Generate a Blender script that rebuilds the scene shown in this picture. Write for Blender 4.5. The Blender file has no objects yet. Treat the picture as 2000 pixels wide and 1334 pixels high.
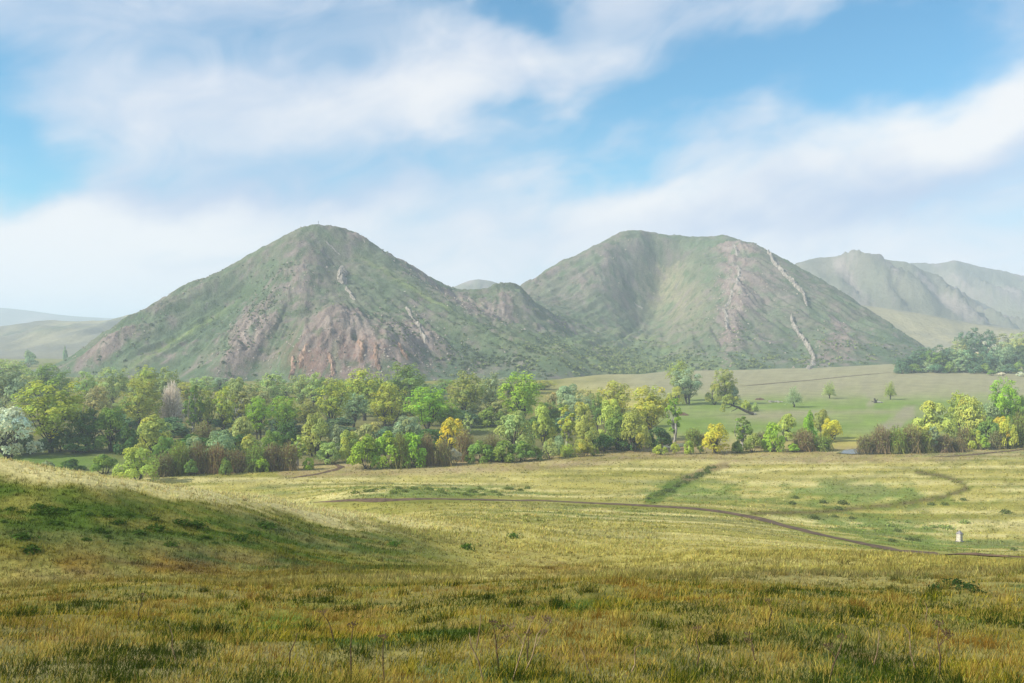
import bpy, math, random
import numpy as np
from mathutils import Vector

# ------------------------------------------------------------------ scene, camera, sky, sun
scene = bpy.context.scene
col = scene.collection
FPX, HORIZON, MIDX, EYE = 1900.0, 650.0, 1000.0, 41.0      # focal length etc. in pixels of the 2000 px wide photograph; eye height in m

cam_data = bpy.data.cameras.new('camera')
cam_data.sensor_width = 36.0
cam_data.lens = 36.0 * FPX / 2000.0
cam_data.shift_y = -(667.0 - HORIZON) / 2000.0
cam_data.clip_start = 0.3
cam_data.clip_end = 60000.0
cam = bpy.data.objects.new('camera', cam_data)
cam.location = (0, 0, EYE)
cam.rotation_euler = (math.radians(90), 0, 0)
col.objects.link(cam)
scene.camera = cam

SUN_AZ, SUN_EL = math.radians(-110.0), math.radians(36.0)   # azimuth clockwise from the view direction
sun_dir = Vector((math.sin(SUN_AZ) * math.cos(SUN_EL), math.cos(SUN_AZ) * math.cos(SUN_EL), math.sin(SUN_EL)))
sun_data = bpy.data.lights.new('sun', 'SUN')
sun_data.energy = 5.0
sun_data.angle = math.radians(1.5)
sun_data.color = (1.0, 0.93, 0.80)
sun = bpy.data.objects.new('sun', sun_data)
sun.rotation_euler = sun_dir.to_track_quat('Z', 'Y').to_euler()
sun.location = (0, 0, 400)
col.objects.link(sun)

scene.view_settings.view_transform = 'Standard'
scene.view_settings.look = 'None'
scene.view_settings.gamma = 1.0
scene.view_settings.exposure = 0.50
scene.view_settings.use_curve_mapping = False
cy = scene.cycles
cy.max_bounces = 5
cy.diffuse_bounces = 2
cy.glossy_bounces = 2
cy.transmission_bounces = 3
cy.volume_bounces = 1
cy.transparent_max_bounces = 8
cy.use_denoising = True
cy.use_adaptive_sampling = True
cy.adaptive_threshold = 0.01

world = bpy.data.worlds.new('World')
scene.world = world
world.use_nodes = True


class N:
    """short node-building helper"""
    def __init__(self, tree):
        self.t = tree
    def new(self, kind, **kw):
        n = self.t.nodes.new(kind)
        for k, v in kw.items():
            setattr(n, k, v)
        return n
    def put(self, sock, v):
        if v is None:
            return
        if isinstance(v, bpy.types.NodeSocket):
            self.t.links.new(v, sock)
        else:
            if isinstance(v, (tuple, list)) and sock.type == 'RGBA' and len(v) == 3:
                v = (*v, 1.0)
            sock.default_value = v
    def m(self, op, a, b=None, c=None, clamp=False):
        n = self.new('ShaderNodeMath', operation=op, use_clamp=clamp)
        for i, v in enumerate((a, b, c)):
            self.put(n.inputs[i], v)
        return n.outputs[0]
    def noise(self, vec, scale, detail=3, rough=0.5, dist=0.0):
        n = self.new('ShaderNodeTexNoise')
        self.put(n.inputs['Vector'], vec)
        n.inputs['Scale'].default_value = scale
        n.inputs['Detail'].default_value = detail
        n.inputs['Roughness'].default_value = rough
        n.inputs['Distortion'].default_value = dist
        return n
    def mix(self, fac, a, b, blend='MIX'):
        n = self.new('ShaderNodeMix', data_type='RGBA', blend_type=blend)
        self.put(n.inputs['Factor'], fac)
        self.put(n.inputs['A'], a)
        self.put(n.inputs['B'], b)
        return n.outputs['Result']
    def ramp(self, v, lo, hi, a=0.0, b=1.0, smooth=True):
        n = self.new('ShaderNodeMapRange')
        n.interpolation_type = 'SMOOTHSTEP' if smooth else 'LINEAR'
        self.put(n.inputs['Value'], v)
        for k, x in (('From Min', lo), ('From Max', hi), ('To Min', a), ('To Max', b)):
            n.inputs[k].default_value = x
        return n.outputs[0]
    def vmath(self, op, a, b=None, scale=None):
        n = self.new('ShaderNodeVectorMath', operation=op)
        self.put(n.inputs[0], a)
        self.put(n.inputs[1], b)
        if scale is not None:
            n.inputs['Scale'].default_value = scale
        return n


def build_sky():
    t = world.node_tree
    t.nodes.clear()
    g = N(t)
    out = g.new('ShaderNodeOutputWorld')
    bg = g.new('ShaderNodeBackground')
    sky = g.new('ShaderNodeTexSky', sky_type='NISHITA')
    sky.sun_disc = False
    sky.sun_elevation = SUN_EL
    sky.sun_rotation = SUN_AZ
    sky.altitude = 200.0
    sky.air_density = 1.0
    sky.dust_density = 0.6
    sky.ozone_density = 1.0
    tc = g.new('ShaderNodeTexCoord')
    sep = g.new('ShaderNodeSeparateXYZ')
    t.links.new(tc.outputs['Generated'], sep.inputs[0])
    x, y, z = sep.outputs
    az = g.m('ARCTAN2', x, y)                 # 0 = straight ahead, + to the right
    el = g.m('ARCSINE', z)
    # soft drifting cloud sheets: noise stretched along a slanted direction, slightly warped
    comb = g.new('ShaderNodeCombineXYZ')
    sl = g.m('ADD', el, g.m('MULTIPLY', az, -0.18))
    g.put(comb.inputs[0], az)
    g.put(comb.inputs[1], g.m('MULTIPLY', sl, 1.75))
    comb.inputs[2].default_value = 3.7
    n1 = g.noise(comb.outputs[0], 4.2, 4, 0.45, 0.5).outputs['Fac']
    n2 = g.noise(comb.outputs[0], 11.0, 6, 0.5, 0.9).outputs['Fac']
    # wobble for the edges of the cloud banks
    wob = g.noise(comb.outputs[0], 6.5, 4, 0.5).outputs['Color']
    ws = g.new('ShaderNodeSeparateColor')
    t.links.new(wob, ws.inputs[0])
    azw = g.m('ADD', az, g.m('MULTIPLY', g.m('SUBTRACT', ws.outputs[0], 0.5), 0.30))
    elw = g.m('ADD', el, g.m('MULTIPLY', g.m('SUBTRACT', ws.outputs[1], 0.5), 0.15))

    def blob(px, py, rx, ry, slant=0.0, w=1.0):
        a0 = math.atan((px - MIDX) / FPX)
        e0 = math.atan((HORIZON - py) / FPX * math.cos(a0))
        da = g.m('SUBTRACT', azw, a0)
        de = g.m('SUBTRACT', elw, e0)
        de = g.m('SUBTRACT', de, g.m('MULTIPLY', da, slant))
        q = g.m('ADD', g.m('POWER', g.m('ABSOLUTE', g.m('DIVIDE', da, rx / FPX)), 2.0),
                g.m('POWER', g.m('ABSOLUTE', g.m('DIVIDE', de, ry / FPX)), 2.0))
        return g.m('MULTIPLY', g.m('EXPONENT', g.m('MULTIPLY', q, -1.0)), w)

    def total(first, blobs):
        s = first
        for b in blobs:
            s = g.m('ADD', s, blob(*b))
        return s
    cover = g.m('ADD', 0.70, g.m('ADD', g.m('MULTIPLY', g.m('SUBTRACT', n1, 0.5), 0.55), g.m('MULTIPLY', g.m('SUBTRACT', n2, 0.5), 0.75)))
    cover = total(cover, [
        (10, 200, 130, 140, 0.0, -0.95), (90, 340, 190, 60, 0.1, -0.32), (950, 0, 150, 50, 0, -0.8),
        (500, 80, 320, 70, 0.12, -0.25), (1570, 105, 330, 90, 0.12, -0.85), (1560, 40, 420, 60, 0.0, -0.45), (1950, 90, 160, 45, 0.1, -0.3),
        (1130, 270, 170, 55, 0.22, -0.62), (830, 310, 260, 48, 0.1, -0.30), (1330, 190, 150, 60, 0.3, -0.3),
        (700, 200, 520, 80, 0.03, 0.28), (1060, 110, 180, 70, 0.1, 0.35), (1870, 225, 300, 90, 0.14, 0.5), (1350, 390, 350, 80, 0.12, 0.30),
        (300, 420, 380, 60, 0.05, 0.35)])
    # towards the horizon the sheets merge
    cover = g.m('ADD', cover, g.ramp(el, 0.16, 0.02, 0.0, 0.5))
    fac = g.ramp(cover, -0.12, 1.15)
    lit = g.m('ADD', 0.47, g.m('ADD', g.m('MULTIPLY', g.m('SUBTRACT', n1, 0.5), 0.5), g.m('MULTIPLY', g.m('SUBTRACT', n2, 0.5), 0.55)))
    lit = total(lit, [(1870, 175, 230, 60, 0.14, 1.0), (1300, 345, 200, 40, 0.2, 0.35), (160, 460, 330, 60, 0.0, 0.45),
                      (820, 210, 240, 50, 0.05, 0.25), (1720, 380, 260, 45, 0.1, -0.5), (600, 360, 420, 45, 0.1, -0.35), (1080, 110, 110, 40, 0.2, 0.3)])
    lit = g.m('ADD', lit, g.ramp(el, 0.15, 0.02, 0.0, 0.35))
    lit = g.ramp(lit, 0.0, 1.1)
    cloud = g.mix(lit, (0.50, 0.61, 0.80), (0.90, 0.91, 0.925))
    nis = g.mix(1.0, sky.outputs[0], (0.066, 0.136, 0.156), 'MULTIPLY')
    blue = nis
    colr = g.mix(fac, blue, cloud)
    t.links.new(colr, bg.inputs['Color'])
    bg.inputs['Strength'].default_value = 0.72
    t.links.new(bg.outputs[0], out.inputs[0])


build_sky()

# ------------------------------------------------------------------ small numeric tools
def P(px, py, d):
    return ((px - MIDX) / FPX * d, d, EYE + (HORIZON - py) / FPX * d)


def topx(x, y, z):
    return MIDX + FPX * x / y, HORIZON - FPX * (z - EYE) / y


def sstep(a, b, v):
    t = np.clip((v - a) / (b - a), 0, 1)
    return t * t * (3 - 2 * t)


def _hash(ix, iy, seed):
    h = (ix.astype(np.int64) * 374761393 + iy.astype(np.int64) * 668265263 + seed * 974634777) & 0xFFFFFFFF
    h = ((h ^ (h >> 13)) * 1274126177) & 0xFFFFFFFF
    h = ((h ^ (h >> 16)) * 2246822519) & 0xFFFFFFFF
    return ((h ^ (h >> 15)) & 0xFFFFFF) / float(0xFFFFFF)


def vn(x, y, seed=0):
    """gradient noise, about -1..1"""
    x = np.asarray(x, float); y = np.asarray(y, float)
    ix = np.floor(x); iy = np.floor(y)
    fx = x - ix; fy = y - iy
    u = fx * fx * fx * (fx * (fx * 6 - 15) + 10)
    v = fy * fy * fy * (fy * (fy * 6 - 15) + 10)
    def gr(dx, dy):
        a = _hash(ix + dx, iy + dy, seed) * 2 * np.pi
        return np.cos(a) * (fx - dx) + np.sin(a) * (fy - dy)
    a = gr(0, 0) * (1 - u) + gr(1, 0) * u
    b = gr(0, 1) * (1 - u) + gr(1, 1) * u
    return (a * (1 - v) + b * v) * 1.5


def fbm(x, y, seed=0, octs=4, gain=0.5):
    s = 0; a = 1.0; f = 1.0
    for i in range(octs):
        s = s + a * vn(np.asarray(x) * f, np.asarray(y) * f, seed + i * 17)
        a *= gain; f *= 2.03
    return s


def ridged(x, y, seed=0, octs=4):
    s = 0; a = 1.0; f = 1.0
    for i in range(octs):
        s = s + a * (1 - 2 * np.abs(vn(np.asarray(x) * f, np.asarray(y) * f, seed + i * 13)))
        a *= 0.5; f *= 2.1
    return s


class RBF:
    """smooth height surface through scattered control points (multiquadric)"""
    def __init__(self, pts, vals, c, smooth=0.0):
        self.p = np.asarray(pts, float); self.c = c
        v = np.asarray(vals, float)
        n = len(v)
        A = self.k(self.p, self.p) + np.eye(n) * smooth
        Q = np.hstack([np.ones((n, 1)), self.p])
        M = np.block([[A, Q], [Q.T, np.zeros((3, 3))]])
        s = np.linalg.lstsq(M, np.concatenate([v, np.zeros(3)]), rcond=None)[0]
        self.w, self.a = s[:n], s[n:]
    def k(self, p, q):
        d2 = ((p[:, None, :] - q[None, :, :]) ** 2).sum(-1)
        return -np.sqrt(d2 + self.c ** 2)
    def __call__(self, u, v):
        sh = np.shape(u)
        q = np.stack([np.ravel(u), np.ravel(v)], 1)
        out = np.empty(len(q))
        for i in range(0, len(q), 40000):
            b = q[i:i + 40000]
            out[i:i + 40000] = self.k(b, self.p) @ self.w + self.a[0] + b @ self.a[1:]
        return out.reshape(sh)


def mesh_np(name, verts, faces, mats=(), attrs=None, smooth=False, mat_idx=None):
    """verts (N,3); faces (M,k) int array; attrs {name: (N,3|4) colours per vertex}"""
    me = bpy.data.meshes.new(name)
    verts = np.ascontiguousarray(verts, dtype=np.float32)
    faces = np.ascontiguousarray(faces, dtype=np.int32)
    m, k = faces.shape
    me.vertices.add(len(verts))
    me.vertices.foreach_set('co', verts.ravel())
    me.loops.add(m * k)
    me.loops.foreach_set('vertex_index', faces.ravel())
    me.polygons.add(m)
    me.polygons.foreach_set('loop_start', np.arange(0, m * k, k, dtype=np.int32))
    me.polygons.foreach_set('loop_total', np.full(m, k, dtype=np.int32))
    if mat_idx is not None:
        me.polygons.foreach_set('material_index', np.ascontiguousarray(mat_idx, dtype=np.int32))
    me.polygons.foreach_set('use_smooth', np.full(m, smooth, dtype=bool))
    for mt in mats:
        me.materials.append(mt)
    for an, av in (attrs or {}).items():
        av = np.asarray(av, dtype=np.float32)
        if av.ndim == 1:
            av = np.repeat(av[:, None], 3, 1)
        if av.shape[1] == 3:
            av = np.hstack([av, np.ones((len(av), 1), np.float32)])
        a = me.color_attributes.new(an, 'FLOAT_COLOR', 'POINT')
        a.data.foreach_set('color', np.ascontiguousarray(av, dtype=np.float32).ravel())
    me.update(calc_edges=True)
    return me


def link(name, me, parent=None, loc=None):
    o = bpy.data.objects.new(name, me)
    col.objects.link(o)
    if parent is not None:
        o.parent = parent
    if loc is not None:
        o.location = loc
    return o


def tag(o, label, cat, group=None):
    o['label'] = label
    o['category'] = cat
    if group:
        o['group'] = group
    return o


def grid_faces(nr, nc):
    i = np.arange(nr * nc).reshape(nr, nc)
    return np.stack([i[:-1, :-1], i[:-1, 1:], i[1:, 1:], i[1:, :-1]], -1).reshape(-1, 4)


# ------------------------------------------------------------------ materials
def new_mat(name):
    m = bpy.data.materials.new(name)
    m.use_nodes = True
    m.node_tree.nodes.clear()
    g = N(m.node_tree)
    out = g.new('ShaderNodeOutputMaterial')
    return m, g, out


def mat_terrain(name, fine, mid, bump_d, rough=0.95, speck=0.35):
    """colour from the terrain's own colour layer, broken up by noise at two scales, with fine relief"""
    m, g, out = new_mat(name)
    b = g.new('ShaderNodeBsdfPrincipled')
    b.inputs['Roughness'].default_value = rough
    b.inputs['Specular IOR Level'].default_value = 0.08
    a = g.new('ShaderNodeVertexColor', layer_name='Col')
    geo = g.new('ShaderNodeNewGeometry')
    n1 = g.noise(geo.outputs['Position'], fine, 4, 0.65)
    n2 = g.noise(geo.outputs['Position'], mid, 4, 0.6, 0.4)
    f1 = g.ramp(n1.outputs['Fac'], 0.25, 0.75, 1 - speck, 1 + speck, False)
    f2 = g.ramp(n2.outputs['Fac'], 0.25, 0.75, 0.82, 1.18, False)
    c = g.mix(1.0, a.outputs['Color'], g.m('MULTIPLY', f1, f2), 'MULTIPLY')
    m.node_tree.links.new(c, b.inputs['Base Color'])
    bp = g.new('ShaderNodeBump')
    bp.inputs['Strength'].default_value = 0.8
    bp.inputs['Distance'].default_value = bump_d
    m.node_tree.links.new(n1.outputs['Fac'], bp.inputs['Height'])
    m.node_tree.links.new(bp.outputs[0], b.inputs['Normal'])
    m.node_tree.links.new(b.outputs[0], out.inputs[0])
    return m


def mat_leaf(name, use_object=True, transl=0.35, attr='Col'):
    m, g, out = new_mat(name)
    a = g.new('ShaderNodeVertexColor', layer_name=attr)
    c = a.outputs['Color']
    if use_object:
        oi = g.new('ShaderNodeObjectInfo')
        c = g.mix(1.0, oi.outputs['Color'], c, 'MULTIPLY')
    d = g.new('ShaderNodeBsdfDiffuse')
    d.inputs['Roughness'].default_value = 0.5
    tr = g.new('ShaderNodeBsdfTranslucent')
    mx = g.new('ShaderNodeMixShader')
    mx.inputs[0].default_value = transl
    for s in (d, tr):
        m.node_tree.links.new(c, s.inputs['Color'])
    m.node_tree.links.new(d.outputs[0], mx.inputs[1])
    m.node_tree.links.new(tr.outputs[0], mx.inputs[2])
    m.node_tree.links.new(mx.outputs[0], out.inputs[0])
    return m


def mat_noise(name, c1, c2, scale, rough=0.85, bump=0.0, stretch=(1, 1, 1), lo=0.35, hi=0.65, obj=True):
    m, g, out = new_mat(name)
    b = g.new('ShaderNodeBsdfPrincipled')
    b.inputs['Roughness'].default_value = rough
    b.inputs['Specular IOR Level'].default_value = 0.2
    tc = g.new('ShaderNodeTexCoord')
    v = g.vmath('MULTIPLY', tc.outputs['Object' if obj else 'Generated'], stretch).outputs[0]
    n = g.noise(v, scale, 5, 0.6)
    c = g.mix(g.ramp(n.outputs['Fac'], lo, hi), c1, c2)
    m.node_tree.links.new(c, b.inputs['Base Color'])
    if bump:
        bp = g.new('ShaderNodeBump')
        bp.inputs['Distance'].default_value = bump
        m.node_tree.links.new(n.outputs['Fac'], bp.inputs['Height'])
        m.node_tree.links.new(bp.outputs[0], b.inputs['Normal'])
    m.node_tree.links.new(b.outputs[0], out.inputs[0])
    return m


M_GROUND = mat_terrain('meadow_ground', 1.6, 0.09, 0.25)
M_HILL = mat_terrain('hill_turf_and_scree', 0.55, 0.045, 1.6, speck=0.30)
M_FARHILL = mat_terrain('far_hill_turf', 0.12, 0.012, 4.0, speck=0.18)
M_LEAF = mat_leaf('leaves', True, 0.28)
M_BLADE = mat_leaf('grass_blades', False, 0.38)
M_SCRUB = mat_leaf('scrub_leaves', False, 0.2)
M_BARK = mat_noise('dark_bark', (0.030, 0.026, 0.022), (0.075, 0.065, 0.052), 1.2, stretch=(1, 1, 0.25), bump=0.05)
M_BIRCH = mat_noise('pale_bark', (0.16, 0.15, 0.12), (0.42, 0.40, 0.36), 0.8, stretch=(1, 1, 0.5), bump=0.03)
M_LIME = mat_noise('limestone', (0.13, 0.118, 0.10), (0.33, 0.30, 0.26), 0.35, bump=0.6)
M_REDROCK = mat_noise('red_layered_rock', (0.13, 0.075, 0.055), (0.34, 0.225, 0.165), 0.30, bump=0.8, stretch=(1, 1, 0.3))
M_SCREE = mat_leaf('scree_stone', False, 0.0)
M_STONE = mat_noise('whitewashed_concrete', (0.40, 0.36, 0.29), (0.58, 0.54, 0.45), 3.0, bump=0.01)
M_CAP = mat_noise('grey_stone_cap', (0.15, 0.14, 0.15), (0.28, 0.26, 0.27), 4.0, bump=0.01)
M_DIRT = mat_noise('dirt_track', (0.06, 0.038, 0.022), (0.14, 0.09, 0.052), 0.7, rough=0.95, bump=0.05)
M_STEM = mat_noise('dry_stem', (0.10, 0.06, 0.035), (0.34, 0.26, 0.14), 6.0)
M_DARKSTEM = mat_noise('dark_dry_stem', (0.05, 0.032, 0.02), (0.14, 0.09, 0.05), 6.0)
M_IRON = mat_noise('weathered_iron', (0.03, 0.03, 0.03), (0.07, 0.065, 0.06), 5.0)


def mat_water():
    m, g, out = new_mat('river_water')
    b = g.new('ShaderNodeBsdfPrincipled')
    b.inputs['Base Color'].default_value = (0.05, 0.06, 0.05, 1)
    b.inputs['Roughness'].default_value = 0.06
    tc = g.new('ShaderNodeTexCoord')
    n = g.noise(tc.outputs['Object'], 1.3, 3)
    bp = g.new('ShaderNodeBump')
    bp.inputs['Distance'].default_value = 0.02
    m.node_tree.links.new(n.outputs['Fac'], bp.inputs['Height'])
    m.node_tree.links.new(bp.outputs[0], b.inputs['Normal'])
    m.node_tree.links.new(b.outputs[0], out.inputs[0])
    return m


M_WATER = mat_water()

# ------------------------------------------------------------------ ground: near slope, gully, spur, meadow, river terrace
_near = [  # (px, py, distance) of points on the near ground
    (-900, 1334, 10.6), (0, 1334, 10.6), (1000, 1334, 10.6), (2000, 1334, 10.6), (2900, 1334, 10.6),
    (-200, 1240, 15.5), (500, 1240, 15.5), (1000, 1240, 15.2), (1500, 1240, 15.0), (2200, 1240, 15.0),
    (0, 1185, 24), (500, 1180, 24.5), (1000, 1172, 24), (1500, 1165, 24), (2000, 1165, 24), (2500, 1165, 24),
    (0, 1148, 38), (300, 1143, 38), (600, 1138, 38), (850, 1133, 38), (1080, 1130, 40), (1300, 1118, 38), (1600, 1112, 38), (2000, 1112, 38), (2400, 1112, 38),
    # gully floor running to the right
    (-300, 1128, 44), (0, 1136, 45), (300, 1128, 48), (600, 1113, 54), (850, 1108, 61), (1080, 1122, 72), (1180, 1110, 84),
    # flank and crest of the spur on the left
    (-300, 1030, 51), (0, 1050, 51), (-300, 893, 64), (0, 978, 59), (0, 901, 68), (150, 920, 72), (-300, 865, 70), (150, 1050, 53), (150, 985, 60),
    (300, 1055, 56), (300, 995, 65), (300, 947, 78), (450, 1060, 61), (450, 1005, 72), (430, 962, 90), (600, 1060, 69), (600, 1015, 88), (560, 978, 108), (740, 1055, 84), (700, 1005, 120),
    (860, 1050, 100), (850, 1010, 140),
    # the slope beyond, down to the meadow
    (1000, 1060, 102), (1000, 1025, 140), (1000, 995, 185), (1000, 970, 232), (700, 980, 205), (1180, 1070, 104), (1180, 1010, 175), (1200, 980, 225),
    (1300, 1092, 62), (1400, 1072, 105), (1400, 1030, 160), (1450, 1000, 212), (1600, 1085, 62), (1650, 1078, 120), (1650, 1050, 170), (1650, 1020, 208),
    (2000, 1092, 62), (1900, 1085, 125), (1900, 1076, 168), (1900, 1056, 191), (2100, 1085, 150), (2100, 1060, 188), (2500, 1085, 90), (2500, 1060, 188),
]
pts, vals = [], []
def addp(x, y, z):
    pts.append((x / y * 1.6, math.log(y))); vals.append(z)
for q in _near:
    addp(*P(*q))
for X, Y, Z in [(-50, 95, 28), (-80, 100, 29), (-60, 130, 15), (-40, 140, 13), (-90, 150, 14), (-70, 180, 3), (-35, 180, 4), (-120, 190, 6), (-60, 220, 0.3), (-110, 240, 0.2)]:
    addp(X, Y, Z * (0.88 if Y < 120 else 1.0))
for a in np.linspace(-0.9, 0.9, 7):
    addp(a * 260, 260, 0); addp(a * 330, 330, 0); addp(a * 460, 460, 0)
    addp(a * 6, 6, EYE - 1.7 - 1.15); addp(a * 3, 3, EYE - 1.7 - 0.5); addp(a * 1.5, 1.5, EYE - 1.7 - 0.15)
_rbf = RBF(pts, vals, 0.12)
_ter = RBF([(x / y * 1.6, math.log(y)) for x, y, z in (P(px, py, d) for px, py, d in [
    (900, 760, 690), (1300, 765, 660), (1450, 752, 745), (1600, 738, 815), (1730, 725, 850), (2000, 731, 810), (2300, 733, 800), (1400, 800, 519), (1700, 800, 519), (2000, 800, 519), (2300, 800, 519),
    (1550, 775, 615), (1800, 768, 640), (2100, 768, 640), (1750, 690, 1300), (2200, 690, 1300), (300, 715, 1200), (-200, 715, 1200), (-200, 730, 950), (0, 770, 650), (400, 770, 650)])],
    [z for x, y, z in (P(px, py, d) for px, py, d in [
    (900, 760, 690), (1300, 765, 660), (1450, 752, 745), (1600, 738, 815), (1730, 725, 850), (2000, 731, 810), (2300, 733, 800), (1400, 800, 519), (1700, 800, 519), (2000, 800, 519), (2300, 800, 519),
    (1550, 775, 615), (1800, 768, 640), (2100, 768, 640), (1750, 690, 1300), (2200, 690, 1300), (300, 715, 1200), (-200, 715, 1200), (-200, 730, 950), (0, 770, 650), (400, 770, 650)])], 0.1)


def line_mask(px, py, pts_, w):
    """distance mask (1 on the line) to a polyline given in photograph pixels of ground points; w is its half width"""
    best = np.full(np.shape(px), 1e9)
    for (ax, ay, *aw), (bx, by, *_) in zip(pts_[:-1], pts_[1:]):
        dx, dy = bx - ax, by - ay
        t = np.clip(((px - ax) * dx + (py - ay) * dy) / (dx * dx + dy * dy), 0, 1)
        best = np.minimum(best, np.hypot(px - ax - t * dx, (py - ay - t * dy)))
    return 1 - sstep(w * 0.6, w, best)


def raw_height(x, y):
    x = np.asarray(x, float); y = np.asarray(y, float)
    yy = np.maximum(y, 1.2)
    u, v = np.clip(x / yy, -1.2, 1.2) * 1.6, np.log(yy)
    h = _rbf(u, np.minimum(v, math.log(470)))
    t = np.clip(_ter(u, np.clip(v, math.log(480), math.log(1350))), -1.0, 14.0)
    k = sstep(235, 275, yy)
    h = h * (1 - k)
    h = h + t * sstep(480, 620, yy)
    # relief: soft hummocks, lodged grass in the gully, small bumps
    near = 1 - sstep(90, 240, yy)
    h = h + near * sstep(6, 14, yy) * (0.35 * fbm(x / 16, y / 16, 3, 3) + 0.10 * fbm(x / 3.2, y / 3.2, 5, 3))
    h = h + (1 - near) * (0.30 * fbm(x / 45, y / 30, 8, 3))
    return h


# tabulated once on a fan-shaped grid; everything that stands on the ground reads this table
NA, NR = 460, 400
AZ = np.linspace(-0.95, 0.95, NA)
YR = np.concatenate([np.geomspace(1.3, 340, 330), np.geomspace(346, 14000, NR - 330)])
GA, GY = np.meshgrid(AZ, YR)
GX = GA * GY
GZ = raw_height(GX, GY)
LY = np.log(YR)


def height(x, y):
    x = np.asarray(x, float); y = np.asarray(y, float)
    a = np.clip((x / y - AZ[0]) / (AZ[1] - AZ[0]), 0, NA - 1.001)
    r = np.clip(np.interp(np.log(y), LY, np.arange(NR)), 0, NR - 1.001)
    i = a.astype(int); j = r.astype(int); f = a - i
    # exact position between rows so that things sit on the built faces
    g = (y - YR[j]) / (YR[j + 1] - YR[j])
    return (GZ[j, i] * (1 - f) + GZ[j, i + 1] * f) * (1 - g) + (GZ[j + 1, i] * (1 - f) + GZ[j + 1, i + 1] * f) * g


def on_ground(px, py, dmin=8.0, dmax=1300.0):
    """the first ground point seen from the camera in direction (px, py)"""
    d = np.geomspace(dmin, dmax, 6000)
    x = (px - MIDX) / FPX * d
    z = EYE + (HORIZON - py) / FPX * d
    hit = np.nonzero(height(x, d) >= z)[0]
    k = hit[0] if len(hit) else len(d) - 1
    return float(x[k]), float(d[k]), float(height(x[k], d[k]))


# natural ground colours
C_STRAW = np.array([0.335, 0.295, 0.078]); C_PALE = np.array([0.50, 0.445, 0.20]); C_OLIVE = np.array([0.145, 0.155, 0.020])
C_GREEN = np.array([0.045, 0.092, 0.005]); C_BROWN = np.array([0.17, 0.10, 0.015]); C_FRESH = np.array([0.13, 0.205, 0.035]); C_RUST = np.array([0.23, 0.16, 0.10])
C_TERR = np.array([0.255, 0.235, 0.135]); C_MUD = np.array([0.14, 0.095, 0.055])
ROAD = [(612, 982), (760, 978), (900, 976), (1050, 977), (1180, 984), (1300, 990), (1400, 998), (1480, 1012), (1560, 1034), (1640, 1052), (1720, 1068), (1800, 1079), (1860, 1084), (1930, 1088), (2030, 1092)]
LOOP = [(1470, 1003), (1600, 1000), (1760, 984), (1840, 971), (1890, 955), (1878, 942), (1840, 930), (1790, 922)]
TRENCH = [(1398, 912), (1360, 925), (1315, 950), (1272, 977)]


def gauss(px, py, cx, cy, rx, ry):
    return np.exp(-((px - cx) / rx) ** 2 - ((py - cy) / ry) ** 2)


_m = (GY > 52) & (GY < 125)
_cr = np.where(_m, HORIZON - FPX * (GZ - EYE) / GY, 1e9).min(0)
CREST = np.convolve(np.pad(_cr, 6, mode='edge'), np.ones(13) / 13, 'valid')


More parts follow.
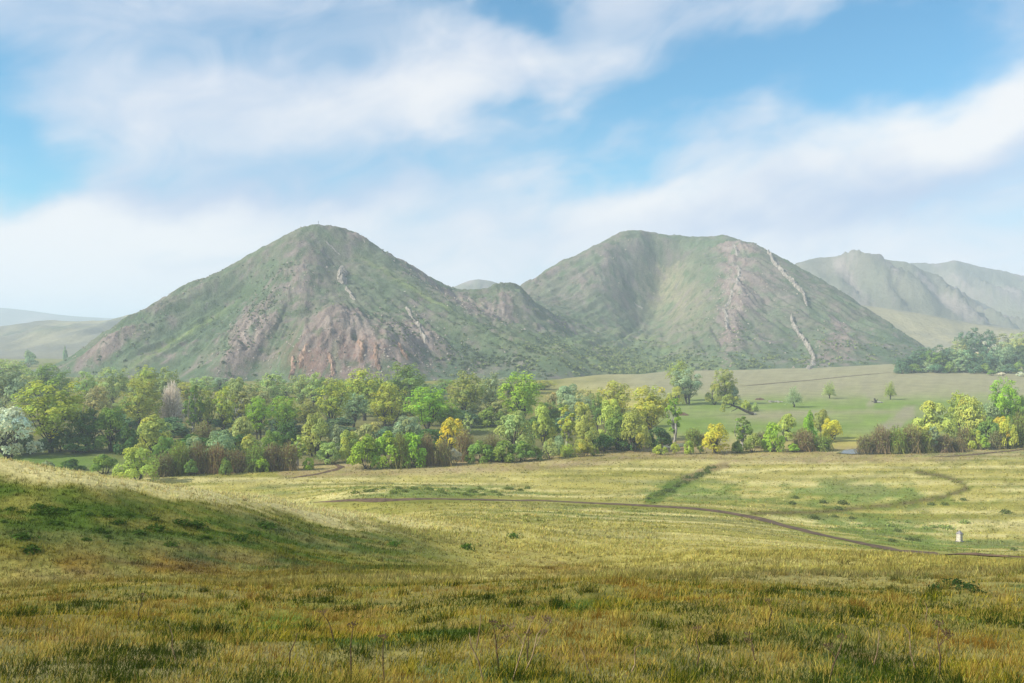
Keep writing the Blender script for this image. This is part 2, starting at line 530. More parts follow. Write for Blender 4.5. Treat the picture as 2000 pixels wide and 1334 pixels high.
def ground_colour(x, y, z):
    px, py = topx(x, y, z)
    n_big = fbm(x / 14, y / 14, 21, 3); n_mid = fbm(x / 3.5, y / 3.5, 22, 3)
    n_str = 0.65 * fbm(x / 60, y / 5.0, 23, 4) + 0.75 * fbm(x / 70, y / 1.7, 24, 3)                 # mown bands across the meadow
    def mixc(c, target, k):
        k = np.clip(k, 0, 1)[..., None]
        return c * (1 - k) + target * k
    c = np.ones(np.shape(x) + (3,)) * C_STRAW
    far = sstep(80, 170, y)
    # meadow
    c = mixc(c, C_PALE, far * sstep(-0.1, 0.5, n_str) * 0.75)
    c = mixc(c, C_OLIVE, far * sstep(0.0, 0.6, -n_str) * 0.7)
    patch = fbm(x / 26, y / 8, 31, 4)
    green = (gauss(px, py, 870, 963, 190, 14) * 0.9 + gauss(px, py, 1650, 965, 320, 28) * 0.8 + gauss(px, py, 1700, 1030, 160, 30) * 0.9 + gauss(px, py, 1850, 1065, 180, 16) * 0.9
             + gauss(px, py, 1350, 955, 90, 22) * 0.6 + gauss(px, py, 1900, 885, 160, 12) * 0.8 + gauss(px, py, 1130, 1005, 330, 18) * 0.5 + gauss(px, py, 1530, 1082, 150, 6) * 0.8 + gauss(px, py, 600, 955, 250, 12) * .35)
    p2 = fbm(x / 7, y / 4, 35, 4)
    c = mixc(c, C_FRESH * 0.9, far * sstep(0.15, 0.75, green + 0.5 * patch + 0.55 * p2 - 0.1) * np.clip(green * 2.0, 0, 0.85))
    c = mixc(c, C_OLIVE * 0.9, far * sstep(0.25, 0.6, p2) * 0.5)
    c = mixc(c, C_OLIVE, far * sstep(0.15, 0.8, patch) * 0.45)
    # near slope: olive, rust and straw tufts
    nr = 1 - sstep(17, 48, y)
    c = c * (1 - 0.5 * nr[..., None])  # near ground darkened, partly to stand for shadow between the tufts
    c = mixc(c, C_OLIVE * 0.8, nr * sstep(-0.35, 0.5, n_mid + 0.5 * n_big) * 0.6)
    c = mixc(c, C_BROWN, nr * sstep(0.1, 0.7, fbm(x / 2.2, y / 2.2, 27, 3)) * 0.7)
    c = mixc(c, C_GREEN, nr * sstep(0.15, 0.7, fbm(x / 2.8, y / 2.8, 28, 3)) * 0.85)
    # spur flank: greener, and darkened to paint in its shade, with brown lodged grass along its foot; straw on the crest, paled as if sunlit
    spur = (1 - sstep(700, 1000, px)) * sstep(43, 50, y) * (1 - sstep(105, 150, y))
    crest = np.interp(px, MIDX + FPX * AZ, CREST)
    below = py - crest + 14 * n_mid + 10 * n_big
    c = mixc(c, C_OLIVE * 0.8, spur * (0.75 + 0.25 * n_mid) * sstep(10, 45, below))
    c = mixc(c, C_GREEN, spur * sstep(18, 60, below) * (1 - sstep(120, 180, below)) * sstep(-0.6, 0.3, fbm(x / 4, y / 3, 33, 3)) * 0.9)
    foot = gauss(px, py, 250, 1108, 420, 30)
    c = mixc(c, np.array([0.22, 0.14, 0.015]), foot * (y < 75) * sstep(-0.5, 0.3, n_mid) * 0.95)
    c = mixc(c, np.array([0.075, 0.045, 0.008]), foot * (y < 75) * sstep(0.0, 0.5, fbm(x / 5, y / 1.6, 36, 3)) * 0.8)  # darker brown streaks put the gully's shading into the lodged grass
    c = mixc(c, C_PALE, spur * (1 - sstep(10, 34, below + 6 * n_big)) * 0.95)
    # woodland floor, river terrace, clearing
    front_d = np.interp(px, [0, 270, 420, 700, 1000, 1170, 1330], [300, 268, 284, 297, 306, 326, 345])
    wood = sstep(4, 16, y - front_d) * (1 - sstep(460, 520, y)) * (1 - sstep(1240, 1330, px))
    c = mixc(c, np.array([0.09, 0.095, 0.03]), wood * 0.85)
    c = mixc(c, C_FRESH * 0.8, gauss(px, py, 60, 903, 190, 16) * 1.6 * sstep(240, 262, y))
    c = mixc(c, C_FRESH * 0.9, gauss(px, py, 940, 825, 40, 14) * 1.6)
    bank = line_mask(px, py, [(560, 918), (700, 914), (1000, 906), (1180, 893), (1260, 880), (1340, 880), (1450, 889), (1650, 889), (1850, 886), (2050, 872)], 20)
    c = mixc(c, C_RUST, bank * (0.45 + 0.4 * n_mid))
    c = mixc(c, C_RUST, gauss(px, py, 1300, 872, 90, 16) * 0.8)
    ter = sstep(365, 400, y) * sstep(1225, 1330, px)
    c = mixc(c, C_FRESH, ter * 0.9)
    c = mixc(c, C_TERR, ter * np.clip(sstep(790, 765, py) + gauss(px, py, 1490, 812, 120, 8) + gauss(px, py, 1700, 806, 220, 5) * .8 + 0.25 * patch, 0, 1) * 0.9)
    c = mixc(c, C_TERR * 0.95, sstep(620, 760, y) * 0.8 * sstep(1000, 1250, px))
    c = mixc(c, C_OLIVE * 0.8, sstep(430, 520, y) * (1 - sstep(1000, 1250, px)) * 0.8)
    c = mixc(c, C_OLIVE, gauss(px, py, 1040, 1012, 500, 22) * far * sstep(-0.2, 0.5, patch) * 0.4)
    hollow_shade = gauss(px, py, 1085, 1108, 95, 16) + gauss(px, py, 1010, 1085, 60, 12) * 0.5
    c = mixc(c, C_BROWN * 0.9, hollow_shade * sstep(-0.4, 0.4, n_mid) * 0.8)  # brown tint paints the dark shade of the hollow into the ground
    c = mixc(c, C_TERR * 0.85 + 0.02, 0.3 * patch + line_mask(px, py, [(1730, 838), (1755, 822), (1775, 805)], 16) * 0.9 + line_mask(px, py, [(1690, 735), (1688, 752), (1705, 780), (1700, 790)], 9) * 0.8)
    # foot-worn edges of the tracks
    c = mixc(c, C_GREEN * 1.1, line_mask(px, py + 6 * p2, TRENCH, 15) * sstep(905, 950, py) * 0.75)
    c = mixc(c, C_MUD * 1.3, line_mask(px, py + 5 * p2, [(1420, 908), (1390, 914), (1340, 936)], 9) * 0.6)
    c = mixc(c, C_OLIVE, line_mask(px, py, ROAD, 9) * 0.5)
    c = mixc(c, C_OLIVE * 0.8, line_mask(px, py, LOOP, 6) * 0.9)
    c = mixc(c, C_MUD, line_mask(px, py, LOOP, 3) * 0.5)
    return np.clip(c * (1 + 0.10 * n_mid[..., None]), 0.01, 0.8)


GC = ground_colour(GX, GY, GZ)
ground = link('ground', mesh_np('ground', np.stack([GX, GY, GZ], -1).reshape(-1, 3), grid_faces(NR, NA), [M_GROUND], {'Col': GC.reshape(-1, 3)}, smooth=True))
ground['kind'] = 'structure'


def ribbon(name, pix, half, lift, mat, n=220, kind='structure', wob=0.25, seed=5):
    """a track laid along ground points; its cross-section follows the ground"""
    P3 = np.array([on_ground(px, py, 30)[:2] for px, py in pix])
    s = np.concatenate([[0], np.cumsum(np.hypot(*np.diff(P3, axis=0).T))])
    q = np.linspace(0, s[-1], n)
    cx, cy_ = np.interp(q, s, P3[:, 0]), np.interp(q, s, P3[:, 1])
    for _ in range(6):
        cx[1:-1] = (cx[:-2] + 2 * cx[1:-1] + cx[2:]) / 4; cy_[1:-1] = (cy_[:-2] + 2 * cy_[1:-1] + cy_[2:]) / 4
    tx, ty = np.gradient(cx), np.gradient(cy_)
    L = np.hypot(tx, ty); nx, ny = -ty / L, tx / L
    offs = np.array([-1, -0.5, 0, 0.5, 1.0])
    w = half * (1 + wob * fbm(q / 9, q * 0, seed, 3))
    X = cx[:, None] + nx[:, None] * offs * w[:, None]
    Y = cy_[:, None] + ny[:, None] * offs * w[:, None]
    end = np.clip(np.minimum(np.arange(n), n - 1 - np.arange(n)) / 14.0, 0.05, 1)[:, None]
    X = cx[:, None] + (X - cx[:, None]) * end; Y = cy_[:, None] + (Y - cy_[:, None]) * end
    Z = height(X, Y) + lift + np.array([-0.06, -0.02, 0.03, -0.02, -0.06])
    o = link(name, mesh_np(name, np.stack([X, Y, Z], -1).reshape(-1, 3), grid_faces(n, 5), [mat], smooth=True))
    o['kind'] = kind
    return o


ribbon('dirt_road', ROAD, 2.0, 0.12, M_DIRT)
ribbon('forest_track', [(560, 935), (620, 926), (655, 918), (668, 912), (648, 905), (655, 899)], 1.0, 0.10, M_DIRT, 90)
ribbon('hillfoot_track', [(1440, 755), (1520, 748), (1600, 741), (1680, 733), (1740, 728)], 1.6, 0.25, M_DIRT, 90)
ribbon('bank_path', [(1820, 893), (1900, 888), (1950, 883), (2020, 876)], 1.0, 0.12, M_DIRT, 60)


def water(name, pix, wob):
    P3 = np.array([on_ground(px, py, 60)[:2] for px, py in pix])
    c = P3.mean(0)
    z = max(height(*c), *(height(a, b) for a, b in P3)) + 0.06
    me = mesh_np(name, np.array([(a, b, z) for a, b in P3] + [(c[0], c[1], z)]), np.array([(i, (i + 1) % len(P3), len(P3)) for i in range(len(P3))]), [M_WATER])
    o = link(name, me)
    o['kind'] = 'structure'


water('river', [(1632, 886), (1650, 879), (1680, 876), (1720, 878), (1760, 880), (1800, 883), (1760, 887), (1700, 888), (1660, 888)], 1)
water('river', [(1290, 872), (1320, 867), (1352, 866), (1362, 870), (1330, 873), (1300, 875)], 2)

# ------------------------------------------------------------------ the two hills
HL = [(110, 736, 900), (125, 718, 905), (180, 672, 925), (235, 632, 945), (300, 595, 965), (380, 549, 990), (440, 526, 1005), (500, 490, 1020), (545, 466, 1030), (585, 445, 1042), (622, 437, 1050),
      (660, 443, 1058), (700, 458, 1066), (760, 497, 1075), (840, 543, 1090), (890, 564, 1105), (920, 570, 1115), (950, 566, 1115), (985, 555, 1110), (1012, 562, 1125)]
HR = [(1030, 556, 1300), (1080, 523, 1320), (1130, 497, 1335), (1180, 469, 1350), (1220, 453, 1360), (1250, 449, 1365), (1290, 457, 1375), (1340, 462, 1380), (1400, 462, 1365), (1440, 465, 1340),
      (1475, 477, 1325), (1500, 491, 1315), (1560, 523, 1290), (1640, 573, 1240), (1700, 613, 1190), (1760, 652, 1130), (1800, 678, 1080), (1835, 705, 1020)]
FRONT = [(605, 480, 1012), (585, 530, 970), (555, 590, 925), (515, 640, 880), (470, 690, 842), (435, 738, 808),
         (480, 560, 990), (400, 600, 967), (420, 650, 912), (330, 660, 930), (300, 700, 895), (230, 690, 908), (350, 735, 858), (200, 738, 880),
         (650, 500, 1018), (690, 560, 972), (660, 595, 925), (665, 613, 882), (600, 650, 842), (578, 700, 808), (568, 745, 790), (640, 690, 815), (700, 690, 825), (760, 690, 822), (805, 700, 835), (760, 645, 872), (720, 622, 888),
         (620, 750, 780), (750, 750, 782), (850, 747, 798), (570, 640, 888), (540, 690, 858), (510, 738, 822),
         (675, 482, 1038), (750, 527, 1012), (825, 567, 988), (875, 592, 978), (975, 642, 950), (1060, 682, 915), (1130, 716, 870),
         (880, 578, 1085), (905, 595, 1062), (985, 628, 1040), (1060, 660, 1010), (1150, 692, 960),
         (800, 620, 925), (900, 655, 902), (860, 695, 860), (960, 695, 872), (1000, 732, 832), (1100, 744, 812),
         (1280, 480, 1366), (1290, 520, 1352), (1285, 570, 1320), (1268, 610, 1285), (1250, 640, 1235), (1285, 672, 1130), (1330, 702, 1010),
         (1200, 500, 1320), (1180, 560, 1268), (1205, 610, 1235), (1100, 560, 1280), (1080, 600, 1225), (1150, 640, 1165), (1220, 682, 1070),
         (1350, 520, 1310), (1350, 580, 1245), (1330, 640, 1150), (1390, 500, 1318), (1375, 620, 1165),
         (1440, 500, 1282), (1445, 540, 1225), (1425, 580, 1172), (1410, 620, 1115), (1415, 660, 1050), (1430, 700, 975), (1440, 738, 915),
         (1520, 540, 1228), (1560, 600, 1145), (1600, 660, 1055), (1500, 600, 1155), (1500, 660, 1065), (1520, 720, 950), (1590, 727, 918), (1680, 690, 1005), (1700, 727, 925), (1640, 630, 1135), (1760, 712, 972),
         (1040, 600, 1180), (1100, 640, 1115), (1200, 702, 985), (1150, 735, 868), (1250, 738, 860), (1350, 740, 888)]
hp, hv = [], []
for q in HL + HR + FRONT:
    x, y, z = P(*q); hp.append((x / 1000, y / 1000)); hv.append(z)
for ring, k1, dd in ((HL, 0.50, 110), (HR, 0.55, 130)):
    for q in ring[::2]:
        x, y, z = P(*q)
        if q[0] > 880 and ring is HL:
            continue
        for k, e in ((k1, dd), (0.0, 2.3 * dd)):
            hp.append((x / y * (y + e) / 1000, (y + e) / 1000)); hv.append(max(z, 8) * k - (12 if k == 0 else 0))
for X in np.linspace(-520, 60, 12):
    hp.append((X / 1000, 0.735)); hv.append(-9)
for a in (0.08, 0.16, 0.24, 0.32, 0.40, 0.48):
    hp.append((a * 0.815, 0.815)); hv.append(-7)
for X, Y in ((-560, 900), (-600, 1000), (-620, 1150), (-560, 1300), (-300, 1400), (0, 1650), (300, 1800), (600, 1750), (680, 1500), (640, 1250), (560, 1080), (520, 950)):
    hp.append((X / 1000, Y / 1000)); hv.append(-12)
_hill = RBF(hp, hv, 0.022, 0.0004)
HNA, HNR = 680, 380
HA = np.linspace(-0.56, 0.52, HNA)
HY = np.concatenate([np.linspace(735, 1400, 330), np.linspace(1408, 1760, HNR - 330)])
HGA, HGY = np.meshgrid(HA, HY)
HGX = HGA * HGY
HGZ = _hill(HGX / 1000, HGY / 1000)
# bring the skyline of the built surface to the surveyed one, smoothly by bearing
sil = np.array(sorted([q[:2] for q in HL + HR]))
want = np.interp(MIDX + FPX * HA, sil[:, 0], sil[:, 1])
have = HORIZON - FPX * ((HGZ - EYE) / HGY).max(0)
top_y = HGY[((HGZ - EYE) / HGY).argmax(0), np.arange(HNA)]
z_w = EYE + (HORIZON - want) / FPX * top_y; z_h = EYE + (HORIZON - have) / FPX * top_y
scale = np.where(z_h > 8, z_w / np.maximum(z_h, 8), 1.0)
scale = np.clip(scale, 0.7, 1.4)
ker = np.hanning(15); ker /= ker.sum()
scale = np.convolve(np.pad(scale, 7, mode='edge'), ker, 'valid')
HGZ = np.where(HGZ > 0, HGZ * scale[None, :], HGZ)

HPX, HPY = topx(HGX, HGY, HGZ)
up = sstep(2, 30, HGZ)
# downslope gullies fanning out from each summit
def fan_noise(cx, cy_, f, seed):
    ang = np.arctan2(HGX - cx, HGY - cy_); r = np.hypot(HGX - cx, HGY - cy_)
    return fbm(ang * f + 0.3 * vn(r / 90, ang * 3, seed), r / 160, seed, 3), ang, r
fl, angl, rl = fan_noise(P(*HL[10])[0], 1050, 9, 41)
fr, angr, rr = fan_noise(P(*HR[5])[0] + 40, 1365, 9, 43)
wl = 1 - sstep(-40, 90, HGX + 0.0 * HGY)
fan = fl * wl + fr * (1 - wl)
fan_r = np.where(wl > 0.5, rl, rr)


def box(cx, cy_, rx, ry, ang=0.0):
    c, s = math.cos(ang), math.sin(ang)
    dx, dy = HPX - cx, HPY - cy_
    return np.exp(-((dx * c + dy * s) / rx) ** 2 - ((-dx * s + dy * c) / ry) ** 2)


front = HGY < np.interp(HPX, [100, 622, 900, 1029, 1031, 1250, 1500, 1835], [905, 1050, 1105, 1130, 1300, 1365, 1315, 1020])
rock = (box(672, 695, 92, 58) * 1.25 + box(770, 690, 40, 40) * 0.5 + box(480, 670, 40, 90, 0.45) * 0.9 + box(590, 540, 50, 90, 0.35) * 0.5 + box(820, 660, 35, 60, -0.3) * 0.7 + box(700, 460, 25, 14) * 0.8
        + box(940, 605, 75, 14, 0.42) * 1.0 + box(985, 590, 25, 30) * 0.7 + box(200, 685, 80, 25, -0.6) * 0.8 + box(870, 700, 40, 40) * 0.35
        + box(1430, 590, 28, 130, 0.06) * 0.9 + box(1430, 480, 50, 20) * 0.7 + box(1100, 640, 70, 20, 0.45) * 0.35 + box(1620, 690, 50, 45, 0.6) * 0.55 + box(1480, 560, 60, 70) * 0.4 + box(1180, 530, 100, 50, -.4) * 0.35
        + box(1060, 540, 30, 10, -0.6) * 0.6 + box(330, 590, 90, 14, -0.55) * 0.5 + box(800, 525, 90, 10, 0.62) * 0.5 + box(350, 690, 60, 10, -0.55) * .45 + box(1640, 640, 25, 50, -.5) * .4) * front
arc = np.hypot(HPX - 700, (HPY - 790) * 1.05)
strata_d = ridged(arc / 13 + 0.5 * vn(HPX / 30, HPY / 30, 67), np.arctan2(HPX - 700, 790 - HPY) * 2.0, 65, 3)
strata = ridged((HGX * 0.9 + HGZ * 0.35 + 10 * vn(HGX / 40, HGZ / 30, 66)) / 9, (HGY - HGX * 0.3) / 70, 61, 4)
HGZ = HGZ + 17 * np.exp(-((HGX + 148) / 46) ** 2 - ((HGY - 846) / 40) ** 2) + 6 * np.exp(-((HGX + 100) / 26) ** 2 - ((HGY - 838) / 26) ** 2)
HPX, HPY = topx(HGX, HGY, HGZ)
rib = np.where(wl > 0.5, ridged(angl * 13 + 0.4 * vn(rl / 70, angl * 4, 81), rl / 260, 83, 3), ridged(angr * 13 + 0.4 * vn(rr / 70, angr * 4, 85), rr / 260, 87, 3))
HGZ = HGZ + up * 2.2 * (rib - 0.6) * sstep(40, 200, fan_r)
dome = np.clip(box(672, 700, 118, 75) * 1.3, 0, 1)
strata = strata * (1 - dome) + strata_d * dome
HGZ = HGZ + up * (4.2 * fan * sstep(30, 260, fan_r) + 2.2 * fbm(HGX / 28, HGY / 28, 47, 3) + 1.0 * fbm(HGX / 8, HGY / 8, 49, 3))
HGZ = HGZ + up * np.clip(rock, 0, 1) * (2.4 * strata + 1.2 * ridged(HGX / 9, HGY / 9, 63, 3))
HGZ = HGZ + np.clip(rock, 0, 1) * box(690, 700, 160, 60) * 3.0 * ridged(HGX / 26, HGY / 40, 64, 3) * up

# colours: spring turf, bleached turf, pinkish scree and folded rock
T_GREEN = np.array([0.090, 0.130, 0.070]); T_GREY = np.array([0.150, 0.145, 0.105]); T_BLEACH = np.array([0.27, 0.245, 0.145]); T_SCREE = np.array([0.205, 0.172, 0.155])
T_ROCK = np.array([0.20, 0.152, 0.135]); T_LIGHT = np.array([0.34, 0.29, 0.25]); T_RED = np.array([0.20, 0.10, 0.08]); T_DARK = np.array([0.065, 0.10, 0.045]); T_LUSH = np.array([0.17, 0.22, 0.065])
hc = np.ones(HGX.shape + (3,)) * T_GREEN
def hm(c, k):
    global hc
    k = np.clip(k, 0, 1)[..., None]
    hc = hc * (1 - k) + c * k
s1 = fbm(HGX / 40, HGY / 40, 71, 4); s2 = fbm(HGX / 12, HGY / 12, 72, 4)
streak = 0.7 * fan + 0.45 * (rib - 0.6) + 0.5 * s2
hm(T_GREY, sstep(-0.35, 0.55, s1 + 0.35 * streak) * 0.65)
hm(T_GREY, sstep(690, 560, HPY) * 0.35)
hm(T_GREY * 0.98, box(655, 525, 45, 70, 0.15) * 0.75 + box(600, 570, 60, 70, .35) * .5)
hm(T_BLEACH, (box(1330, 590, 75, 70, -0.75) + box(1290, 530, 40, 50)) * 0.5 * front)
hm(T_SCREE, (box(1500, 580, 70, 110, -0.25) * 0.75 + box(1160, 530, 120, 50, -0.4) * 0.55 + box(1230, 480, 80, 30) * 0.5 + box(1560, 560, 60, 20, .6) * .5) * front * (0.75 + 0.5 * s2))
hm(T_GREEN * 0.9, (box(380, 650, 110, 40, -0.6) * 0.9 + box(490, 580, 90, 25, -0.75) * .8 + box(770, 580, 90, 30, 0.6) * 0.5 + box(1560, 560, 20, 70, -0.5) * 0.6 + box(1400, 530, 40, 40) * .4 + box(1530, 650, 22, 50, -.3) * .7))
hm(T_LUSH, box(350, 660, 110, 7, -0.55) * 0.8 + box(800, 560, 150, 6, 0.55) * 0.55 + box(1180, 700, 190, 30, 0.2) * 0.6 + box(1330, 715, 120, 15) * .5 + box(1250, 665, 120, 10, .3) * .4)
hm(T_SCREE, sstep(0.30, 0.75, rock * 0.9 + 0.45 * s2 + 0.2 * s1) * 0.85)
hm(T_ROCK, sstep(0.55, 1.0, rock + 0.3 * strata) * 0.85)
hm(T_RED, (box(640, 700, 80, 40) + box(720, 690, 50, 25)) * sstep(0.1, 0.9, strata) * 0.85)
hm(T_LIGHT, sstep(0.5, 1.0, rock) * sstep(0.5, 1.1, strata) * 0.55)
hm(T_SCREE * 0.9, sstep(0.3, 0.75, s2 + 0.5 * s1) * 0.55)
hm(T_DARK, sstep(0.25, 0.75, -s2 - 0.4 * fan) * 0.65)
hm(T_GREEN * 1.25, sstep(0.2, 0.7, -fbm(HGX / 22, HGY / 22, 77, 3) - 0.3 * fan) * 0.45)
hc = np.clip(hc * 0.94 * (1 + 0.16 * fbm(HGX / 4, HGY / 4, 75, 2)[..., None]), 0.01, 0.7)


def hill_z(x, y):
    x = np.asarray(x, float); y = np.asarray(y, float)
    a = np.clip((x / y - HA[0]) / (HA[1] - HA[0]), 0, HNA - 1.001)
    r = np.clip(np.interp(y, HY, np.arange(HNR)), 0, HNR - 1.001)
    i = a.astype(int); j = r.astype(int); f = a - i; g = r - j
    return (HGZ[j, i] * (1 - f) + HGZ[j, i + 1] * f) * (1 - g) + (HGZ[j + 1, i] * (1 - f) + HGZ[j + 1, i + 1] * f) * g


def on_hill(px, py):
    d = np.linspace(745, 1600, 5000)
    x = (px - MIDX) / FPX * d
    z = EYE + (HORIZON - py) / FPX * d
    hit = np.nonzero(hill_z(x, d) >= z)[0]
    k = hit[0] if len(hit) else len(d) - 1
    return float(x[k]), float(d[k]), float(hill_z(x[k], d[k]))


# vertex normals of the whole range, so that the two hills meet without a seam
V = np.stack([HGX, HGY, HGZ], -1)
du = np.gradient(V, axis=1); dv = np.gradient(V, axis=0)
NRM = np.cross(du, dv); NRM /= np.linalg.norm(NRM, axis=-1, keepdims=True)
cut = int(np.searchsorted(HA, (1021 - MIDX) / FPX))
for nm, sl in (('hill_left', slice(0, cut + 1)), ('hill_right', slice(cut, HNA))):
    v = V[:, sl].reshape(-1, 3)
    me = mesh_np(nm, v, grid_faces(HNR, V[:, sl].shape[1]), [M_HILL], {'Col': hc[:, sl].reshape(-1, 3)}, smooth=True)
    me.normals_split_custom_set_from_vertices(NRM[:, sl].reshape(-1, 3))
    o = link(nm, me)
    o['kind'] = 'structure'


# ------------------------------------------------------------------ far hills
def far_hill(name, sky_line, d_ridge, d_foot, z_foot, cols, amp, seed, n=160, m=44, back=900):
    sl = np.array(sky_line, float)
    px = np.linspace(sl[0, 0], sl[-1, 0], n)
    py = np.interp(px, sl[:, 0], sl[:, 1])
    k = np.hanning(7); k /= k.sum()
    py = np.convolve(np.pad(py, 3, mode='edge'), k, 'valid')
    az = (px - MIDX) / FPX
    t = np.linspace(0, 1.6, m)
    A, T = np.meshgrid(az, t)
    D = np.where(T <= 1, d_foot + (d_ridge - d_foot) * T, d_ridge + (T - 1) / 0.6 * back)
    zr = EYE + (HORIZON - py) / FPX * d_ridge
    prof = np.where(T <= 1, (1 - np.cos(np.pi * np.clip(T, 0, 1) ** 1.15)) / 2, np.cos(np.pi / 2 * np.clip((T - 1) / 0.6, 0, 1)))
    X = A * D
    edge = sstep(0, 0.02, 1 - np.abs(np.linspace(-1, 1, n)))[None, :]
    Z = z_foot + (zr[None, :] - z_foot) * prof + amp * prof * (1 - prof ** 6) * (fbm(X / (d_ridge * .07), D / (d_ridge * .12), seed, 4) + 0.8 * ridged(X / (d_ridge * .035), D / (d_ridge * .25), seed + 3, 3) - .3)
    q = fbm(X / (d_ridge * .05), D / (d_ridge * .06), seed + 5, 4); q2 = fbm(X / (d_ridge * .02), D / (d_ridge * .09), seed + 6, 3)
    k1 = sstep(-0.4, 0.5, q)[..., None]; k2 = (sstep(0.15, 0.6, q2 + 0.4 * q) * sstep(0.2, 0.6, prof))[..., None]; k3 = sstep(0.45, 0.1, prof)[..., None]
    C = cols[0] * (1 - k1) + cols[1] * k1
    C = C * (1 - 0.7 * k2) + cols[2] * 0.7 * k2
    C = C * (1 - 0.7 * k3) + cols[3] * 0.7 * k3
    o = link(name, mesh_np(name, np.stack([X, D, Z], -1).reshape(-1, 3), grid_faces(m, n), [M_FARHILL], {'Col': C.reshape(-1, 3)}, smooth=True))
    o['kind'] = 'structure'
    return o


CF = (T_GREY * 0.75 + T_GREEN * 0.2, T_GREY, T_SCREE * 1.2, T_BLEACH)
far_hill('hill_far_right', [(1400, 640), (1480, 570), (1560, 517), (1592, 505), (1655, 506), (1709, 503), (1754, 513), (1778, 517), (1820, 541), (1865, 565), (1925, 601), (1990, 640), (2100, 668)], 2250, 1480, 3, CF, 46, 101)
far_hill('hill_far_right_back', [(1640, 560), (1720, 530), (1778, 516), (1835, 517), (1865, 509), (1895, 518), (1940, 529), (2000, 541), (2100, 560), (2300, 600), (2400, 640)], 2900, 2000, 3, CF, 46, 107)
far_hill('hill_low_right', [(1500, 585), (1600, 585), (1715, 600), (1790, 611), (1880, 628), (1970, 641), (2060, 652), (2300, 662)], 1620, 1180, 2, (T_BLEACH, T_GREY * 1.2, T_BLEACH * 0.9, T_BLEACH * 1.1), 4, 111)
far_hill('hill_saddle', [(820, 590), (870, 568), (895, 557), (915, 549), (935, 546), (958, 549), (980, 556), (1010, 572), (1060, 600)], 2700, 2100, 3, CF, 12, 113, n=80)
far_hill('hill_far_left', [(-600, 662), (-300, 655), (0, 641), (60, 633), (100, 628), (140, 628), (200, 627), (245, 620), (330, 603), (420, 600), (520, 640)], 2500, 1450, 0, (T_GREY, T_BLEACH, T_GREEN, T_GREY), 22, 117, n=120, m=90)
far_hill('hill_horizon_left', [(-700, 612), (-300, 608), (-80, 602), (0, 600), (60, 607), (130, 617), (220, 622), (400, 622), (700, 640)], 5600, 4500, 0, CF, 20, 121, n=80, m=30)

# ------------------------------------------------------------------ trees and bushes
def unit(v):
    return v / np.maximum(np.linalg.norm(v, axis=-1, keepdims=True), 1e-9)


def leaf_quads(cen, nrm, size, rng, aspect=0.62):
    """one small leaf-spray face per centre, roughly facing nrm; returns verts (4N,3), faces (N,4)"""
    n = len(cen)
    r = unit(rng.normal(size=(n, 3)))
    u = unit(np.cross(nrm, r)); v = np.cross(nrm, u)
    s = size[:, None]
    a = u * s; b = v * s * aspect
    bend = nrm * s * 0.18
    vv = np.stack([cen - a, cen - b + bend, cen + a, cen + b + bend], 1).reshape(-1, 3)
    return vv, np.arange(4 * n).reshape(n, 4)


def tube(path, radii, sides=5):
    path = np.asarray(path, float); n = len(path)
    t = unit(np.gradient(path, axis=0))
    ref = np.where(np.abs(t[:, 2:3]) < 0.9, [[0, 0, 1.0]], [[1.0, 0, 0]])
    u = unit(np.cross(t, ref)); v = np.cross(t, u)
    a = np.arange(sides) / sides * 2 * np.pi
    ring = (u[:, None] * np.cos(a)[None, :, None] + v[:, None] * np.sin(a)[None, :, None]) * np.asarray(radii)[:, None, None]
    vv = (path[:, None] + ring).reshape(-1, 3)
    f = []
    for i in range(n - 1):
        for k in range(sides):
            f.append((i * sides + k, i * sides + (k + 1) % sides, (i + 1) * sides + (k + 1) % sides, (i + 1) * sides + k))
    return vv, np.array(f)


def join(parts):
    vs, fs, o = [], [], 0
    for v, f in parts:
        vs.append(v); fs.append(f + o); o += len(v)
    return np.concatenate(vs), np.concatenate(fs)


def limb(a, b, r0, r1, rng, sag=0.12, n=6):
    a, b = np.asarray(a, float), np.asarray(b, float)
    t = np.linspace(0, 1, n)[:, None]
    p = a + (b - a) * t
    L = np.linalg.norm(b - a)
    p += rng.normal(size=(1, 3)) * L * 0.06 * np.sin(t * np.pi)
    p[:, 2] += np.sin(t[:, 0] * np.pi) * L * sag * -0.5
    return tube(p, np.linspace(r0, r1, n), 5)


def crown_mesh(name, clumps, radii, per, size, rng, cen_all, outward=0.5, stretch=1.0, shell=0.55, jit=0.55, dens_pow=1.0):
    C, Nn, S, W = [], [], [], []
    for c, r in zip(clumps, radii):
        n = max(6, int(per * (r / np.mean(radii)) ** 2))
        d = unit(rng.normal(size=(n, 3)))
        d[:, 2] = np.where(d[:, 2] < -0.5, -d[:, 2], d[:, 2]); d = unit(d)
        rad = r * (shell + (1 - shell) * rng.random(n) ** 0.6)
        p = c + d * rad[:, None] * np.array([1, 1, stretch])
        nr = unit(d + outward * unit(p - cen_all) + jit * rng.normal(size=(n, 3)))
        C.append(p); Nn.append(nr)
        S.append(size * rng.uniform(0.6, 1.35, n))
        tone = rng.uniform(0.82, 1.18)                      # sprays differ in age and leaf colour
        hue = rng.normal(0, 0.06)
        k = tone * rng.uniform(0.80, 1.2, n)
        W.append(np.stack([k * (1 + hue), k, k * (1 - hue * 1.5)], 1))
    C, Nn, S, W = map(np.concatenate, (C, Nn, S, W))
    v, f = leaf_quads(C, Nn, S, rng)
    return mesh_np(name, v, f, [M_LEAF], {'Col': np.repeat(np.clip(W, 0.3, 1.8), 4, 0)})


